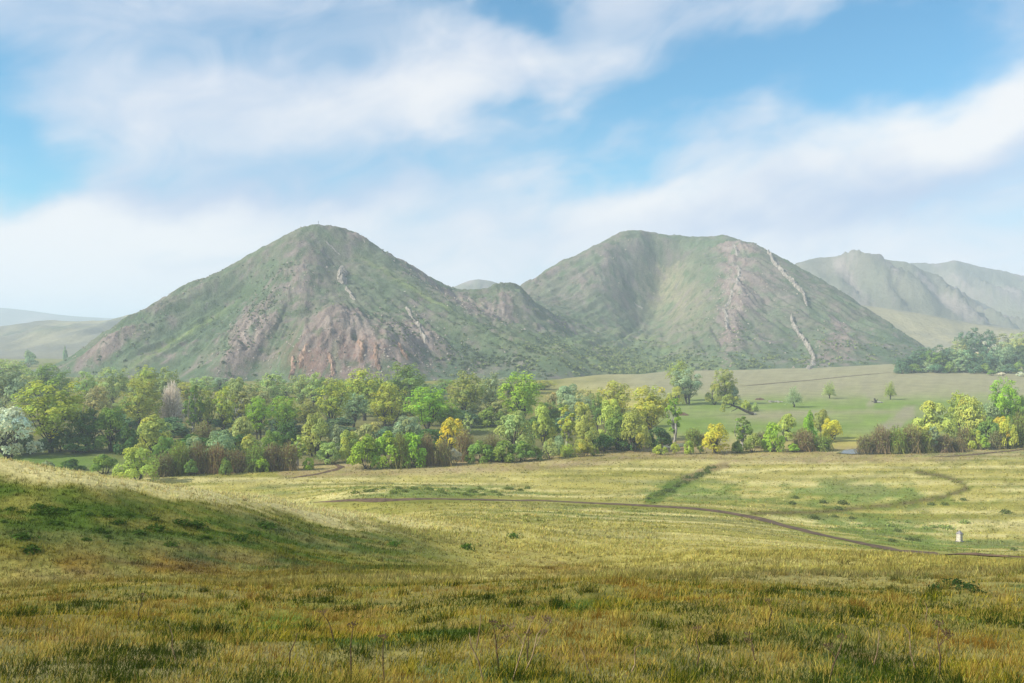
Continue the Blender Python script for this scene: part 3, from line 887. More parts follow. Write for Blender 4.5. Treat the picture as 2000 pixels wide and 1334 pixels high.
def poplar(seed, H=25.0, Wd=15.0, forks=1, bark=None, n=135, per=36, low=0.18, name='poplar'):
    rng = np.random.default_rng(seed)
    cz, rz = H * (low + 1) / 2, H * (1 - low) / 2
    pts_ = []
    while len(pts_) < n:
        d = unit(rng.normal(size=3)) * rng.random() ** 0.42
        p = np.array([d[0] * Wd / 2, d[1] * Wd / 2, cz + d[2] * rz]) * 1.0
        w = 1.0 - 0.25 * max(0, -d[2])
        p[:2] *= w * rng.uniform(0.85, 1.12)
        p[2] *= rng.uniform(0.96, 1.04)
        pts_.append(p)
    cl = np.array(pts_)
    rad = rng.uniform(0.7, 1.35, n) * Wd * 0.072
    cl *= np.array([0.86, 0.86, 1]); cl[:, 2] = np.minimum(cl[:, 2], H - rad * 0.9)
    crown = crown_mesh(name + '_crown', cl, rad, per, 0.34, rng, np.array([0, 0, cz]), 1.3, 1.5)
    parts = []
    base = np.array([0, 0, -0.6])
    for k in range(forks):
        off = np.array([rng.normal(0, 0.8), rng.normal(0, 0.8), 0]) * (forks > 1)
        top = np.array([rng.normal(0, Wd * 0.08), rng.normal(0, Wd * 0.08), H * rng.uniform(0.6, 0.75)]) + off * 2
        mid = (base + off + top) / 2 + rng.normal(size=3) * 0.5
        parts.append(tube([base + off, mid * 0.55 + (base + off) * 0.45, mid, (mid + top) / 2, top], np.array([0.52, 0.42, 0.33, 0.22, 0.10]) * (1 if forks == 1 else 0.75), 7))
        idx = rng.permutation(n)[:16]
        for i in idx:
            h = rng.uniform(0.18, 0.62)
            s = (base + off) * (1 - h) + top * h
            if cl[i][2] > s[2] + 1:
                parts.append(limb(s, cl[i], 0.17, 0.05, rng))
    v, f = join(parts)
    return mesh_np(name + '_trunk', v, f, [bark or M_BARK], smooth=True), crown


def willow(seed, H=12.0, Wd=14.0, n=38, per=95, name='willow'):
    rng = np.random.default_rng(seed)
    cl, rad = [], []
    for i in range(n):
        th = rng.random() * 2 * np.pi
        e = rng.random() ** 0.8
        r = Wd / 2 * 0.80 * math.sqrt(max(0, 1 - (e * 0.95) ** 2)) * rng.uniform(0.75, 1.05)
        if i % 4 == 0:
            r *= 0.45
        cl.append((math.cos(th) * r, math.sin(th) * r, H * (0.07 + 0.77 * e) * rng.uniform(0.93, 1.05)))
        rad.append(rng.uniform(0.75, 1.3) * Wd * 0.115)
    cl = np.array(cl)
    crown = crown_mesh(name + '_crown', cl, rad, per, 0.34, rng, np.array([0, 0, H * 0.4]), 0.7, 0.95, 0.72, 0.45)
    parts = []
    for k in range(3):
        a = np.array([rng.normal(0, 0.4), rng.normal(0, 0.4), -0.5])
        top = np.array([rng.normal(0, Wd * 0.16), rng.normal(0, Wd * 0.16), H * 0.5])
        parts.append(tube([a, a * 0.6 + top * 0.4 + rng.normal(size=3) * 0.3, top], [0.42, 0.30, 0.14], 6))
        for i in rng.permutation(n)[:7]:
            if cl[i][2] > H * 0.35:
                parts.append(limb(a * 0.5 + top * 0.5, cl[i], 0.15, 0.05, rng))
    v, f = join(parts)
    return mesh_np(name + '_trunk', v, f, [M_BARK], smooth=True), crown


def bush(seed, H=6.0, Wd=7.0, n=20, per=95, name='bush'):
    rng = np.random.default_rng(seed)
    cl, rad = [], []
    for i in range(n):
        th = rng.random() * 2 * np.pi
        e = rng.random()
        r = Wd / 2 * 0.74 * math.sqrt(max(0.0, 1 - e * e)) * rng.uniform(0.6, 1.08)
        cl.append((math.cos(th) * r, math.sin(th) * r, H * (0.10 + 0.74 * e)))
        rad.append(rng.uniform(0.7, 1.3) * Wd * 0.13)
    crown = crown_mesh(name + '_crown', np.array(cl), rad, per, 0.26, rng, np.array([0, 0, H * 0.25]), 0.4, 1.25, 0.55, 0.6)
    parts = [limb((rng.normal(0, .3), rng.normal(0, .3), -0.3), cl[i], 0.09, 0.03, rng) for i in range(0, n, 2)]
    v, f = join(parts)
    return mesh_np(name + '_trunk', v, f, [M_BARK], smooth=True), crown


def thicket(seed, H=7.0, Wd=8.0, twigs=360, leaves=1300, name='thicket', pale=False, spread=0.7, lowleaf=0.25):
    """many thin upright rods fanning from the ground, hazed with buds and young leaves"""
    rng = np.random.default_rng(seed)
    n = twigs
    b = rng.normal(size=(n, 3)) * np.array([Wd * 0.17, Wd * 0.17, 0]); b[:, 2] = -0.2
    th = rng.random(n) * 2 * np.pi; rr_ = np.sqrt(rng.random(n)) * Wd / 2 * spread
    t = np.stack([np.cos(th) * rr_, np.sin(th) * rr_, H * np.sqrt(np.maximum(0.05, 1 - (rr_ / (Wd / 2)) ** 2)) * rng.uniform(0.5, 1.08, n)], 1)
    if pale:
        k = rng.integers(0, 24, n); kb = np.stack([rng.normal(0, .5, 24), rng.normal(0, .5, 24), rng.uniform(H * .18, H * .5, 24)], 1); b = kb[k]
    side = unit(np.cross(t - b, rng.normal(size=(n, 3))))
    w0, w1 = (0.10, 0.05) if pale else (0.075, 0.035)
    mid = (b + t) / 2 + rng.normal(size=(n, 3)) * 0.25 + np.array([0, 0, 0.3])
    vv = np.stack([b - side * w0, b + side * w0, mid + side * (w0 + w1) / 2, mid - side * (w0 + w1) / 2, t + side * w1, t - side * w1], 1).reshape(-1, 3)
    q = np.arange(n)[:, None] * 6
    ff = np.concatenate([q + [0, 1, 2, 3], q + [3, 2, 4, 5]])
    tone = np.repeat(rng.uniform(0.6, 1.2, n), 6)
    tw = np.stack([tone, tone * 0.95, tone * 0.9], 1) * (1.15 if pale else 1.25)
    i = rng.integers(0, n, leaves); f_ = rng.uniform(lowleaf, 1.03, leaves)[:, None]
    lc = b[i] * (1 - f_) + t[i] * f_ + rng.normal(size=(leaves, 3)) * 0.28
    lv, lf = leaf_quads(lc, unit(unit(lc - [0, 0, H * 0.3]) + 0.7 * rng.normal(size=(leaves, 3))), rng.uniform(0.12, 0.30, leaves), rng)
    lt = rng.uniform(0.75, 1.3, leaves)
    v, f = join([(vv, ff), (lv, lf)])
    crown = mesh_np(name + '_crown', v, f, [M_LEAF], {'Col': np.concatenate([tw, np.repeat(np.stack([lt * (1 if pale else 1.15), lt * (1.05 if pale else 1.55), lt], 1), 4, 0)])})
    parts = []
    if pale:
        for j in range(24):
            parts.append(limb((0, 0, H * 0.10), kb[j], 0.14, 0.06, rng))
        parts.append(tube([(0, 0, -0.5), (0.1, 0, H * 0.12), (0.2, 0.1, H * 0.5)], [0.42, 0.36, 0.10], 6))
    else:
        for j in range(0, n, 30):
            parts.append(limb(b[j], t[j] * 0.75 + b[j] * 0.25, 0.09, 0.03, rng))
    tv, tf = join(parts)
    return mesh_np(name + '_trunk', tv, tf, [M_BARK], smooth=True), crown


KIND = {  # kind: (variants, height, width)
    'poplar': ([poplar(s, 25, 15, forks=1 + (s % 3 == 0), name='poplar') for s in (1, 2, 3, 4, 5)], 25, 15),
    'airy': ([poplar(s, 22, 12, forks=1, n=95, per=30, name='airy') for s in (11, 12, 13)], 22, 12),
    'dense': ([poplar(s, 22, 13, n=110, per=40, low=0.04, name='dense') for s in (81, 82, 83)], 22, 13),
    'slender': ([poplar(s, 16, 6, n=60, per=28, low=0.12, bark=M_BIRCH, name='slender') for s in (21, 22)], 16, 6),
    'willow': ([willow(s) for s in (31, 32, 33, 34, 35)], 12, 14),
    'bush': ([bush(s) for s in (41, 42, 43, 44)], 6, 7),
    'thicket': ([thicket(s) for s in (51, 52, 53, 54)], 7, 8),
    'bare': ([thicket(s, 18, 11, 1500, 900, 'bare', True, 0.95, 0.6) for s in (61, 62)], 18, 11),
    'lone': ([thicket(s, 12, 9, 260, 2600, 'lone', True, 1.0, 0.35) for s in (71, 72)], 12, 9),
}
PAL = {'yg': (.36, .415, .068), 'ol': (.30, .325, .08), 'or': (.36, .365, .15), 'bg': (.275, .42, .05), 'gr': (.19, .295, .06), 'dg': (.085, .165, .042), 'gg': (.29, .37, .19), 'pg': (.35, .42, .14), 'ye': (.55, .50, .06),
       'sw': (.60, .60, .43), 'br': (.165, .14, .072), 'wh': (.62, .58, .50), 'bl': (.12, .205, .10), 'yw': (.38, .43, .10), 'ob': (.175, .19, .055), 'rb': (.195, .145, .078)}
NAMES = {'poplar': ('poplar_tree', 'tree'), 'airy': ('poplar_tree', 'tree'), 'dense': ('poplar_tree', 'tree'), 'slender': ('birch_tree', 'tree'), 'willow': ('willow_tree', 'tree'), 'bush': ('shrub', 'shrub'), 'thicket': ('thicket_bush', 'shrub'), 'bare': ('bare_tree', 'tree'), 'lone': ('meadow_tree', 'tree')}
_rt = random.Random(7)
_count = {}
GROW = {'poplar': 1.22, 'airy': 1.2, 'slender': 1.2, 'willow': 1.08, 'bush': 1.1, 'thicket': 1.1, 'bare': 1.25, 'dense': 1.25}


def plant(kind, px, d, top, width, colour, label, group=None, z=None, lean=None):
    """one tree: px = bearing, d = distance, top = height of its tip and width of its crown, both as surveyed in the photograph"""
    variants, H0, W0 = KIND[kind]
    k = _count.get(kind, 0); _count[kind] = k + 1
    x = (px - MIDX) / FPX * d
    zg = float(height(x, d)) if z is None else z
    top = top + (_rt.uniform(-11, 9) if kind == 'thicket' else 0)
    H = max(1.0, EYE + (HORIZON - top) / FPX * d - zg)
    W = width / FPX * d
    tr, cr = variants[k % len(variants)]
    nm, cat = NAMES[kind]
    root = bpy.data.objects.new(nm, None)
    root.empty_display_size = 0.5
    col.objects.link(root)
    root.location = (x, d, zg)
    root.rotation_euler = (0, lean or 0, _rt.uniform(0, 6.283))
    s = W / W0 * GROW.get(kind, 1.0)
    root.scale = (s, s, H / H0)
    tag(root, label, cat, group)
    link('trunk', tr, root)
    c = link('crown', cr, root)
    b = [q * 1.28 for q in PAL[colour]]
    j = [1 + _rt.uniform(-0.07, 0.07) for _ in range(3)]
    c.color = (b[0] * j[0], b[1] * j[1], b[2] * j[2], 1)
    return root

G1, G2, G3, G4, G5, G6 = 'tall poplars of the river wood', 'willows of the river wood', 'bushes along the wood edge', 'trees of the far wood', 'trees scattered on the far meadow', 'bushes along the river'
# kind, bearing px, distance m, top px, crown width px, colour, label, group
TREES = [
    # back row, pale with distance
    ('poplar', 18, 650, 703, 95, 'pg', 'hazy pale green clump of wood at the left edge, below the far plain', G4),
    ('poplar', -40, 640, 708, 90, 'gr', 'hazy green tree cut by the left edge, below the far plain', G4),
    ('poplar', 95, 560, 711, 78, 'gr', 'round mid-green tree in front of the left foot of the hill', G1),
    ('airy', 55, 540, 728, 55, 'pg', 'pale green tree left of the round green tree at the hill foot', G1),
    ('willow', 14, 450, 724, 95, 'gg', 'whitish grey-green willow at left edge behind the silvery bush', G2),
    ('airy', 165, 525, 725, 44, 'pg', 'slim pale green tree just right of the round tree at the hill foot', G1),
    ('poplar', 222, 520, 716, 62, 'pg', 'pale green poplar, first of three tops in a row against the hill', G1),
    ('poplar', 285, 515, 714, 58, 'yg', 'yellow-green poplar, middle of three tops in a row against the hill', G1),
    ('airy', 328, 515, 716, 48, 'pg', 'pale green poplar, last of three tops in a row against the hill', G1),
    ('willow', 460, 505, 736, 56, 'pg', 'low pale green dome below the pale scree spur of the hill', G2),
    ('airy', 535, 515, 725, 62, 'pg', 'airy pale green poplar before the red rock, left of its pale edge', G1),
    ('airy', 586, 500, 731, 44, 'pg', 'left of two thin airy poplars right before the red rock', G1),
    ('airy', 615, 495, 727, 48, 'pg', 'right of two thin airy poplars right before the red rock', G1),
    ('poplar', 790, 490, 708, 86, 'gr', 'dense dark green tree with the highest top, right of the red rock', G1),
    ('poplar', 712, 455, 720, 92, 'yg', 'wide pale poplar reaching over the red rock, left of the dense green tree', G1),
    ('willow', 855, 500, 750, 55, 'gg', 'grey-green dome in the gap between bright poplar and the paired poplars', G2),
    ('willow', 1112, 500, 749, 62, 'gg', 'low grey-green dome before the bushy apron of the hill', G2),
    ('willow', 1077, 455, 762, 46, 'or', 'beige budding tree right of the big bright green poplar', G2),
    ('airy', 1142, 470, 756, 38, 'or', 'small beige tree right of the low grey-green dome', G1),
    ('poplar', 1200, 420, 744, 72, 'yg', 'broad yellow-green poplar near the right end of the wood', G1),
    ('airy', 1165, 400, 766, 32, 'gr', 'narrow green tree left of the broad yellow-green poplar near the wood end', G1),
    # second row: large poplars
    ('poplar', 100, 332, 741, 128, 'yg', 'biggest poplar, spreading yellow-green crown behind the green clearing', G1),
    ('poplar', 38, 400, 774, 48, 'or', 'orange-tinted dome between silvery bush and the biggest poplar', G1),
    ('airy', 185, 405, 754, 66, 'or', 'orange-beige budding poplar right of the biggest poplar', G1),
    ('poplar', 278, 392, 740, 80, 'ol', 'olive poplar with several dark trunks, left of the whitish bare tree', G1),
    ('bare', 335, 400, 746, 46, 'wh', 'whitish leafless tree standing among the green poplars', G1),
    ('slender', 378, 386, 749, 36, 'gr', 'narrow green tree immediately right of the whitish leafless tree', G1),
    ('airy', 406, 392, 754, 40, 'ol', 'olive poplar, left of two standing on long bare trunks', G1),
    ('airy', 440, 388, 755, 44, 'yg', 'yellow-green poplar, right of two standing on long bare trunks', G1),
    ('poplar', 500, 440, 750, 66, 'or', 'brownish orange poplar behind the two bright green trees', G1),
    ('slender', 470, 400, 765, 40, 'ol', 'narrow olive tree between the bare-trunked poplar and the brownish one', G1),
    ('poplar', 505, 372, 775, 52, 'bg', 'bright green tree with pale forked trunk, left of two bright ones', G1),
    ('poplar', 552, 382, 772, 60, 'bg', 'bright green rounded tree, right of two bright ones', G1),
    ('poplar', 600, 394, 780, 52, 'ol', 'olive tree right of the two bright green trees', G1),
    ('poplar', 648, 402, 739, 66, 'yg', 'yellow-green poplar on a long dark trunk beneath the red rock', G1),
    ('poplar', 690, 420, 768, 60, 'gg', 'greyish green tree right of the long-trunked poplar', G1),
    ('poplar', 757, 402, 747, 70, 'yg', 'yellow-green poplar on a black trunk left of the brightest poplar', G1),
    ('poplar', 832, 390, 754, 92, 'bg', 'brightest wide poplar in the middle of the wood', G1),
    ('poplar', 872, 400, 790, 66, 'gr', 'darker green tree tucked against the right of the brightest poplar', G1),
    ('poplar', 910, 432, 725, 68, 'ol', 'tall poplar with dark trunk, left of a thin pale one', G1),
    ('airy', 958, 440, 727, 44, 'gg', 'thin pale see-through poplar between two fuller poplars', G1),
    ('poplar', 1018, 420, 726, 90, 'bg', 'big broad fresh green poplar standing clear before the hill apron', G1),
    # third row: domes and willows
    ('willow', 14, 318, 792, 112, 'sw', 'silvery white blossoming thicket at left edge of the clearing', G2),
    ('poplar', 170, 338, 800, 78, 'dg', 'dark bluish tree right beside the biggest poplar', G1),
    ('willow', 218, 336, 795, 80, 'gr', 'green willow behind the clearing, left of the yellowish willow', G2),
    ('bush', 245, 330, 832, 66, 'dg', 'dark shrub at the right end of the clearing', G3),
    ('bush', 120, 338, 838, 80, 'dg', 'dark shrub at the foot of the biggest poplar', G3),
    ('willow', 304, 322, 807, 92, 'yw', 'pale yellow lumpy willow above the front yellow-green willow', G2),
    ('willow', 320, 302, 850, 54, 'gr', 'smaller green willow nestled below the pale yellow lumpy one', G2),
    ('thicket', 395, 345, 818, 60, 'br', 'purplish leafless thicket in the middle of the left wood', G3),
    ('willow', 380, 304, 847, 46, 'gg', 'narrow grey-green willow left of the grey-green dome', G2),
    ('willow', 430, 302, 838, 72, 'gg', 'grey-green dome willow with pale brushy top above brown stems', G2),
    ('willow', 470, 330, 812, 62, 'pg', 'pale green willow behind the grey-green dome', G2),
    ('willow', 490, 304, 846, 54, 'yw', 'yellowish willow right of the grey-green dome', G2),
    ('willow', 530, 322, 838, 50, 'gr', 'green willow between the yellowish one and the dark one', G2),
    ('willow', 560, 334, 818, 56, 'dg', 'dark green willow below the right bright green tree', G2),
    ('willow', 615, 322, 803, 64, 'yw', 'tall yellow-green willow in front of the olive tree', G2),
    ('slender', 581, 302, 848, 32, 'yw', 'slim yellowish tree at the front, left of the track opening', G2),
    ('willow', 654, 322, 828, 46, 'gg', 'grey-green willow above the end of the forest track', G2),
    ('willow', 681, 312, 836, 50, 'yw', 'yellow-beige willow right above the forest track', G2),
    ('willow', 640, 306, 862, 52, 'pg', 'small pale bush-like willow behind the forest track', G2),
    ('willow', 722, 332, 820, 76, 'or', 'olive-beige dome behind the bright green thicket', G2),
    ('willow', 800, 350, 810, 74, 'gg', 'grey-green rounded willow under the brightest poplar', G2),
    ('willow', 884, 332, 815, 66, 'ye', 'yellow willow above the brown stems, left of the small green glade', G2),
    ('slender', 914, 345, 806, 22, 'pg', 'thin pale green sapling right of the yellow willow', G1),
    ('willow', 1000, 332, 797, 84, 'pg', 'large pale green willow right of the small green glade', G2),
    ('willow', 1062, 350, 785, 50, 'yw', 'yellow-olive willow left of the white-trunked birch', G2),
    ('slender', 1107, 340, 788, 38, 'yg', 'yellowish birch with a clear white trunk', G1),
    ('willow', 1138, 362, 778, 50, 'yw', 'olive-yellow willow behind the white-trunked birch', G2),
    ('willow', 1148, 332, 824, 54, 'ol', 'olive-brown dome right of the white-trunked birch', G2),
    ('willow', 1193, 352, 778, 62, 'yw', 'pale yellow lumpy willow below the broad yellow-green poplar', G2),
    ('willow', 1206, 340, 802, 66, 'gr', 'green willow left of the olive dome near the wood end', G2),
    ('poplar', 1272, 372, 752, 80, 'yg', 'tall yellow-green tree with pale stems closing the wood on the right', G1),
    ('slender', 1317, 364, 776, 30, 'bg', 'narrow bright green tree at the right end of the wood', G1),
    ('willow', 1240, 336, 797, 66, 'ol', 'olive dome at the right front corner of the wood', G2),
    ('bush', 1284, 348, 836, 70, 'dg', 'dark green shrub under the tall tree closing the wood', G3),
    # understorey and front edge of the wood
    ('willow', 268, 266, 867, 88, 'yw', 'front yellow-green lumpy willow standing by itself behind the spur', G2),
    ('bush', 205, 283, 887, 58, 'gr', 'fresh green rounded shrub left of the front yellow-green willow', G3),
    ('bush', 140, 288, 897, 60, 'dg', 'dull green low shrub at the near edge of the clearing', G3),
    ('bush', 92, 290, 900, 26, 'gg', 'tiny grey-green sapling in the clearing', G3),
    ('thicket', 318, 278, 884, 56, 'br', 'brown stemmed bush touching the front willow', G3),
    ('thicket', 350, 282, 872, 56, 'ob', 'olive-brown stemmed bush, second right of the front willow', G3),
    ('thicket', 388, 284, 868, 56, 'br', 'brown stemmed bush in front of the narrow grey-green willow', G3),
    ('thicket', 425, 285, 866, 58, 'rb', 'reddish brown stemmed bush in front of the grey-green dome', G3),
    ('thicket', 462, 286, 868, 54, 'br', 'brown stemmed bush in front of the yellowish willow', G3),
    ('thicket', 498, 288, 865, 54, 'ob', 'olive-brown stemmed bush left of the last brown ones by the track', G3),
    ('thicket', 532, 290, 860, 52, 'br', 'brown stemmed bush, last but one before the track opening', G3),
    ('thicket', 563, 291, 864, 48, 'rb', 'reddish brown stemmed bush, last before the track opening', G3),
    ('bush', 604, 292, 894, 26, 'bg', 'small bright green shrub at the left corner of the track opening', G3),
    ('bush', 620, 340, 862, 80, 'dg', 'dark shrub in the shade behind the track opening', G3),
    ('bush', 715, 294, 850, 72, 'bg', 'bright green bush at the right corner of the track opening', G3),
    ('bush', 757, 297, 844, 68, 'bg', 'bright green bush, second from the track opening', G3),
    ('thicket', 782, 296, 852, 52, 'ob', 'olive-brown stemmed bush between two bright green bushes', G3),
    ('bush', 806, 297, 846, 66, 'bg', 'green bush, third from the track opening', G3),
    ('thicket', 834, 300, 848, 40, 'rb', 'reddish brown stemmed bush left of the white blossoming bush', G3),
    ('thicket', 866, 300, 850, 44, 'br', 'brown stemmed bush right behind the white blossoming bush', G3),
    ('bush', 888, 303, 876, 32, 'sw', 'white blossoming round bush at the edge of the meadow', G3),
    ('bush', 917, 305, 886, 22, 'gr', 'small round green bush next to the white blossoming one', G3),
    ('thicket', 908, 312, 846, 48, 'rb', 'reddish stemmed bush behind the small round green bush', G3),
    ('bush', 938, 308, 862, 58, 'gr', 'dark green bush right of the small round green bush', G3),
    ('thicket', 960, 314, 848, 50, 'br', 'brown stemmed bush in front of the large pale willow', G3),
    ('bush', 985, 309, 860, 60, 'gr', 'green bush before the large pale willow', G3),
    ('bush', 1018, 311, 862, 56, 'gr', 'dark bush right of the large pale willow', G3),
    ('bush', 1045, 313, 872, 34, 'gr', 'low green bush left of the fresh pale bush', G3),
    ('bush', 1074, 317, 857, 38, 'pg', 'fresh pale green round bush at the meadow edge', G3),
    ('bush', 1092, 326, 850, 36, 'gg', 'grey-green bush behind the fresh pale round one', G3),
    ('thicket', 1108, 322, 862, 36, 'ol', 'olive twiggy bush at the foot of the white-trunked birch', G3),
    ('bush', 1141, 322, 860, 36, 'yg', 'yellow-green bush at the meadow edge, right of the birch', G3),
    ('bush', 1161, 325, 870, 18, 'ol', 'very small round olive bush ending the row right of the birch', G3),
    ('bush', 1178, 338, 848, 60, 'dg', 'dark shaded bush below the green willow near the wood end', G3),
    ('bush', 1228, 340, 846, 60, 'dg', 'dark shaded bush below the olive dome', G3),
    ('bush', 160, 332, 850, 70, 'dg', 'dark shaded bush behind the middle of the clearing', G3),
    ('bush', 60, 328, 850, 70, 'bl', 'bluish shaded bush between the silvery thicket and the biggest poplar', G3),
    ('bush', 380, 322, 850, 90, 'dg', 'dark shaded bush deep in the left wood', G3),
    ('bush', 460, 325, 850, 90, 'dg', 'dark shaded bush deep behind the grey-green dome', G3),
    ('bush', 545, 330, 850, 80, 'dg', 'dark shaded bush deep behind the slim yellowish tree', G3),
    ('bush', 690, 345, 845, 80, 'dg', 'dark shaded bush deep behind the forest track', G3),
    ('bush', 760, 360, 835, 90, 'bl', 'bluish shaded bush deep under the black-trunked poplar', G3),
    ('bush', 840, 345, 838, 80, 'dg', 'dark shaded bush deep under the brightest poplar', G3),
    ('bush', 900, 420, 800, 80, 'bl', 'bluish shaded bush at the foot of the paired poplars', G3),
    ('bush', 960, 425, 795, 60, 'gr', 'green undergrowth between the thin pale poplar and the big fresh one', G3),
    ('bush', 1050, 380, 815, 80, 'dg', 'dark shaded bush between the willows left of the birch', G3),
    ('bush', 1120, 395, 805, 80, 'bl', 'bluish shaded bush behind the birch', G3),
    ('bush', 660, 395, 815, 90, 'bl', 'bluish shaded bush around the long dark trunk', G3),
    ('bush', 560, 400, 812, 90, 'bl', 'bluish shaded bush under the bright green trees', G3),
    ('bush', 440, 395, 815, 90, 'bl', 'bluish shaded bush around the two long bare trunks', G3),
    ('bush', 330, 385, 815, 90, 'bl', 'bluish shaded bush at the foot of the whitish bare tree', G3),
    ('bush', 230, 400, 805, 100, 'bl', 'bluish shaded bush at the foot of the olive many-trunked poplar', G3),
    # along the river
    ('bush', 1290, 328, 868, 30, 'yg', 'low yellowish sprout bush on the rusty bank, leftmost', G6),
    ('bush', 1318, 331, 864, 20, 'yg', 'thin yellowish sprout bush on the rusty bank, second', G6),
    ('bush', 1345, 329, 861, 26, 'yg', 'rounded yellow-green sprout bush left of the golden one', G6),
    ('bush', 1367, 331, 869, 16, 'ol', 'tiny olive sprout touching the golden bush', G6),
    ('willow', 1397, 330, 825, 58, 'ye', 'golden yellow round willow by the river', G6),
    ('thicket', 1355, 352, 830, 46, 'ob', 'dark olive bush behind the rusty bank, left of the golden willow', G6),
    ('thicket', 1380, 356, 838, 40, 'br', 'brown bush right behind the golden willow', G6),
    ('slender', 1450, 346, 811, 36, 'gr', 'upright green tree right of the golden willow', G6),
    ('bush', 1442, 332, 860, 28, 'gr', 'green shrub right of the golden willow at the bank', G6),
    ('bush', 1470, 334, 847, 38, 'ol', 'olive shrub at the foot of the upright green tree', G6),
    ('thicket', 1490, 345, 848, 40, 'br', 'brown bush between upright green tree and the dense green one', G6),
    ('bush', 1512, 335, 826, 50, 'bg', 'dense fresh green tree-like bush on the river bank', G6),
    ('bush', 1548, 334, 866, 28, 'bg', 'low bright green shrub right of the dense fresh bush', G6),
    ('willow', 1537, 368, 807, 46, 'yw', 'yellowish willow behind the dense fresh bush', G6),
    ('bush', 1581, 362, 803, 36, 'bg', 'bright green treetop between two yellowish willows', G6),
    ('willow', 1602, 376, 796, 46, 'ol', 'olive crown behind the bright green treetop by the river', G6),
    ('willow', 1624, 368, 816, 44, 'ye', 'golden willow leaning out over the river bend', G6),
    ('thicket', 1570, 338, 838, 60, 'rb', 'reddish brown thicket left of the open water', G6),
    ('thicket', 1606, 337, 842, 52, 'ob', 'dark olive thicket touching the open water', G6),
    ('thicket', 1692, 334, 850, 50, 'br', 'leftmost brown bush of the long thicket right of the water', G6),
    ('thicket', 1720, 333, 838, 52, 'rb', 'reddish bush, second of the long thicket right of the water', G6),
    ('thicket', 1750, 333, 830, 54, 'ob', 'olive bush, third of the long thicket right of the water', G6),
    ('thicket', 1780, 334, 832, 54, 'rb', 'reddish bush, fourth of the long thicket right of the water', G6),
    ('thicket', 1808, 335, 838, 48, 'ob', 'olive bush, fifth of the long thicket right of the water', G6),
    ('slender', 1823, 334, 832, 22, 'gg', 'slim grey-green sapling inside the long brown thicket', G6),
    ('thicket', 1840, 336, 840, 50, 'rb', 'reddish bush right of the slim grey-green sapling', G6),
    ('thicket', 1868, 338, 848, 46, 'br', 'brown bush ending the long thicket', G6),
    ('willow', 1822, 376, 776, 82, 'yw', 'large yellow-green willow behind the long brown thicket', G6),
    ('airy', 1872, 388, 762, 40, 'yg', 'narrow tree top rising between two yellow-green willows', G6),
    ('willow', 1896, 374, 770, 70, 'yw', 'second large willow with a crooked bare trunk', G6),
    ('willow', 1932, 382, 784, 50, 'gg', 'grey-green willow left of the tall bright poplar', G6),
    ('poplar', 1962, 382, 738, 54, 'bg', 'tall bright green poplar near the right edge', G6),
    ('poplar', 1992, 384, 768, 46, 'gr', 'darker green tree at the right edge beside the tall poplar', G6),
    ('bush', 1930, 352, 815, 46, 'gr', 'fresh green bush below the tall bright poplar', G6),
    ('willow', 1952, 362, 810, 40, 'ye', 'small yellow willow below the tall bright poplar', G6),
    ('bush', 1903, 344, 838, 34, 'yg', 'yellow-green bush right of the long thicket', G6),
    ('thicket', 1888, 346, 830, 50, 'br', 'brown twigs under the crooked willow', G6),
    ('bush', 1921, 342, 852, 24, 'bg', 'small bright green bush at the bank near the right edge', G6),
    ('bush', 1970, 345, 816, 36, 'yg', 'upright yellow-green bush at the bank near the right edge', G6),
    ('thicket', 1995, 350, 802, 54, 'ob', 'olive-brown bush cut by the right edge', G6),
    ('thicket', 1948, 346, 842, 40, 'br', 'low brown bush between the two bank bushes near the right edge', G6),
    # scattered on the far meadow
    ('poplar', 1326, 580, 704, 48, 'ol', 'olive tree behind the large grey-green meadow tree', G5),
    ('poplar', 1343, 556, 719, 66, 'gg', 'large grey-green tree on the far meadow', G5),
    ('willow', 1320, 548, 753, 36, 'yw', 'yellowish small tree leaning on the large grey-green meadow tree', G5),
    ('poplar', 1413, 556, 719, 46, 'ol', 'olive spreading tree on the far meadow, above the fallen one', G5),
    ('willow', 1396, 552, 746, 36, 'yw', 'yellow-green small tree left of the olive spreading one', G5),
    ('willow', 1430, 560, 752, 34, 'gg', 'grey-green low tree under the olive spreading crown', G5),
    ('lone', 1551, 537, 754, 38, 'gg', 'grey-green round tree standing alone on the far meadow', G5),
    ('lone', 1620, 600, 743, 28, 'pg', 'small fan-shaped tree alone near the track at the hill foot', G5),
    ('lone', 1739, 592, 744, 27, 'ol', 'nearly leafless small tree alone on the straw coloured terrace', G5),
    ('bush', 1458, 505, 782, 22, 'yg', 'small yellow-green shrub just right of the fallen tree', G5),
    ('bush', 1475, 510, 786, 16, 'pg', 'tiny pale shrub between fallen tree and the round lone tree', G5),
]
TREES += [('bush', 372, 279, 897, 30, 'gr', 'small green bush before the brown stems, left one of three', G3), ('bush', 440, 281, 894, 28, 'gr', 'small green bush before the brown stems, middle one of three', G3), ('bush', 512, 286, 892, 28, 'bg', 'small green bush before the brown stems, right one of three', G3)]
for i in range(11):
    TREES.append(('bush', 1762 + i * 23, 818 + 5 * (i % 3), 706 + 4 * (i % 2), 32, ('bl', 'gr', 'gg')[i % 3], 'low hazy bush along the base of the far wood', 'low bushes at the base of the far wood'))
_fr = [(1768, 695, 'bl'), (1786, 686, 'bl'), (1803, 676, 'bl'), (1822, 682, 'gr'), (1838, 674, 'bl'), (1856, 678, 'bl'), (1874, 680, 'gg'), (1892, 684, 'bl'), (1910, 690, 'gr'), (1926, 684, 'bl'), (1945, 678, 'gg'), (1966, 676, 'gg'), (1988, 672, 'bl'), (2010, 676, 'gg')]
_ORD = ('first', 'second', 'third', 'fourth', 'fifth', 'sixth', 'seventh', 'eighth', 'ninth', 'tenth', 'eleventh', 'twelfth', 'thirteenth', 'fourteenth')
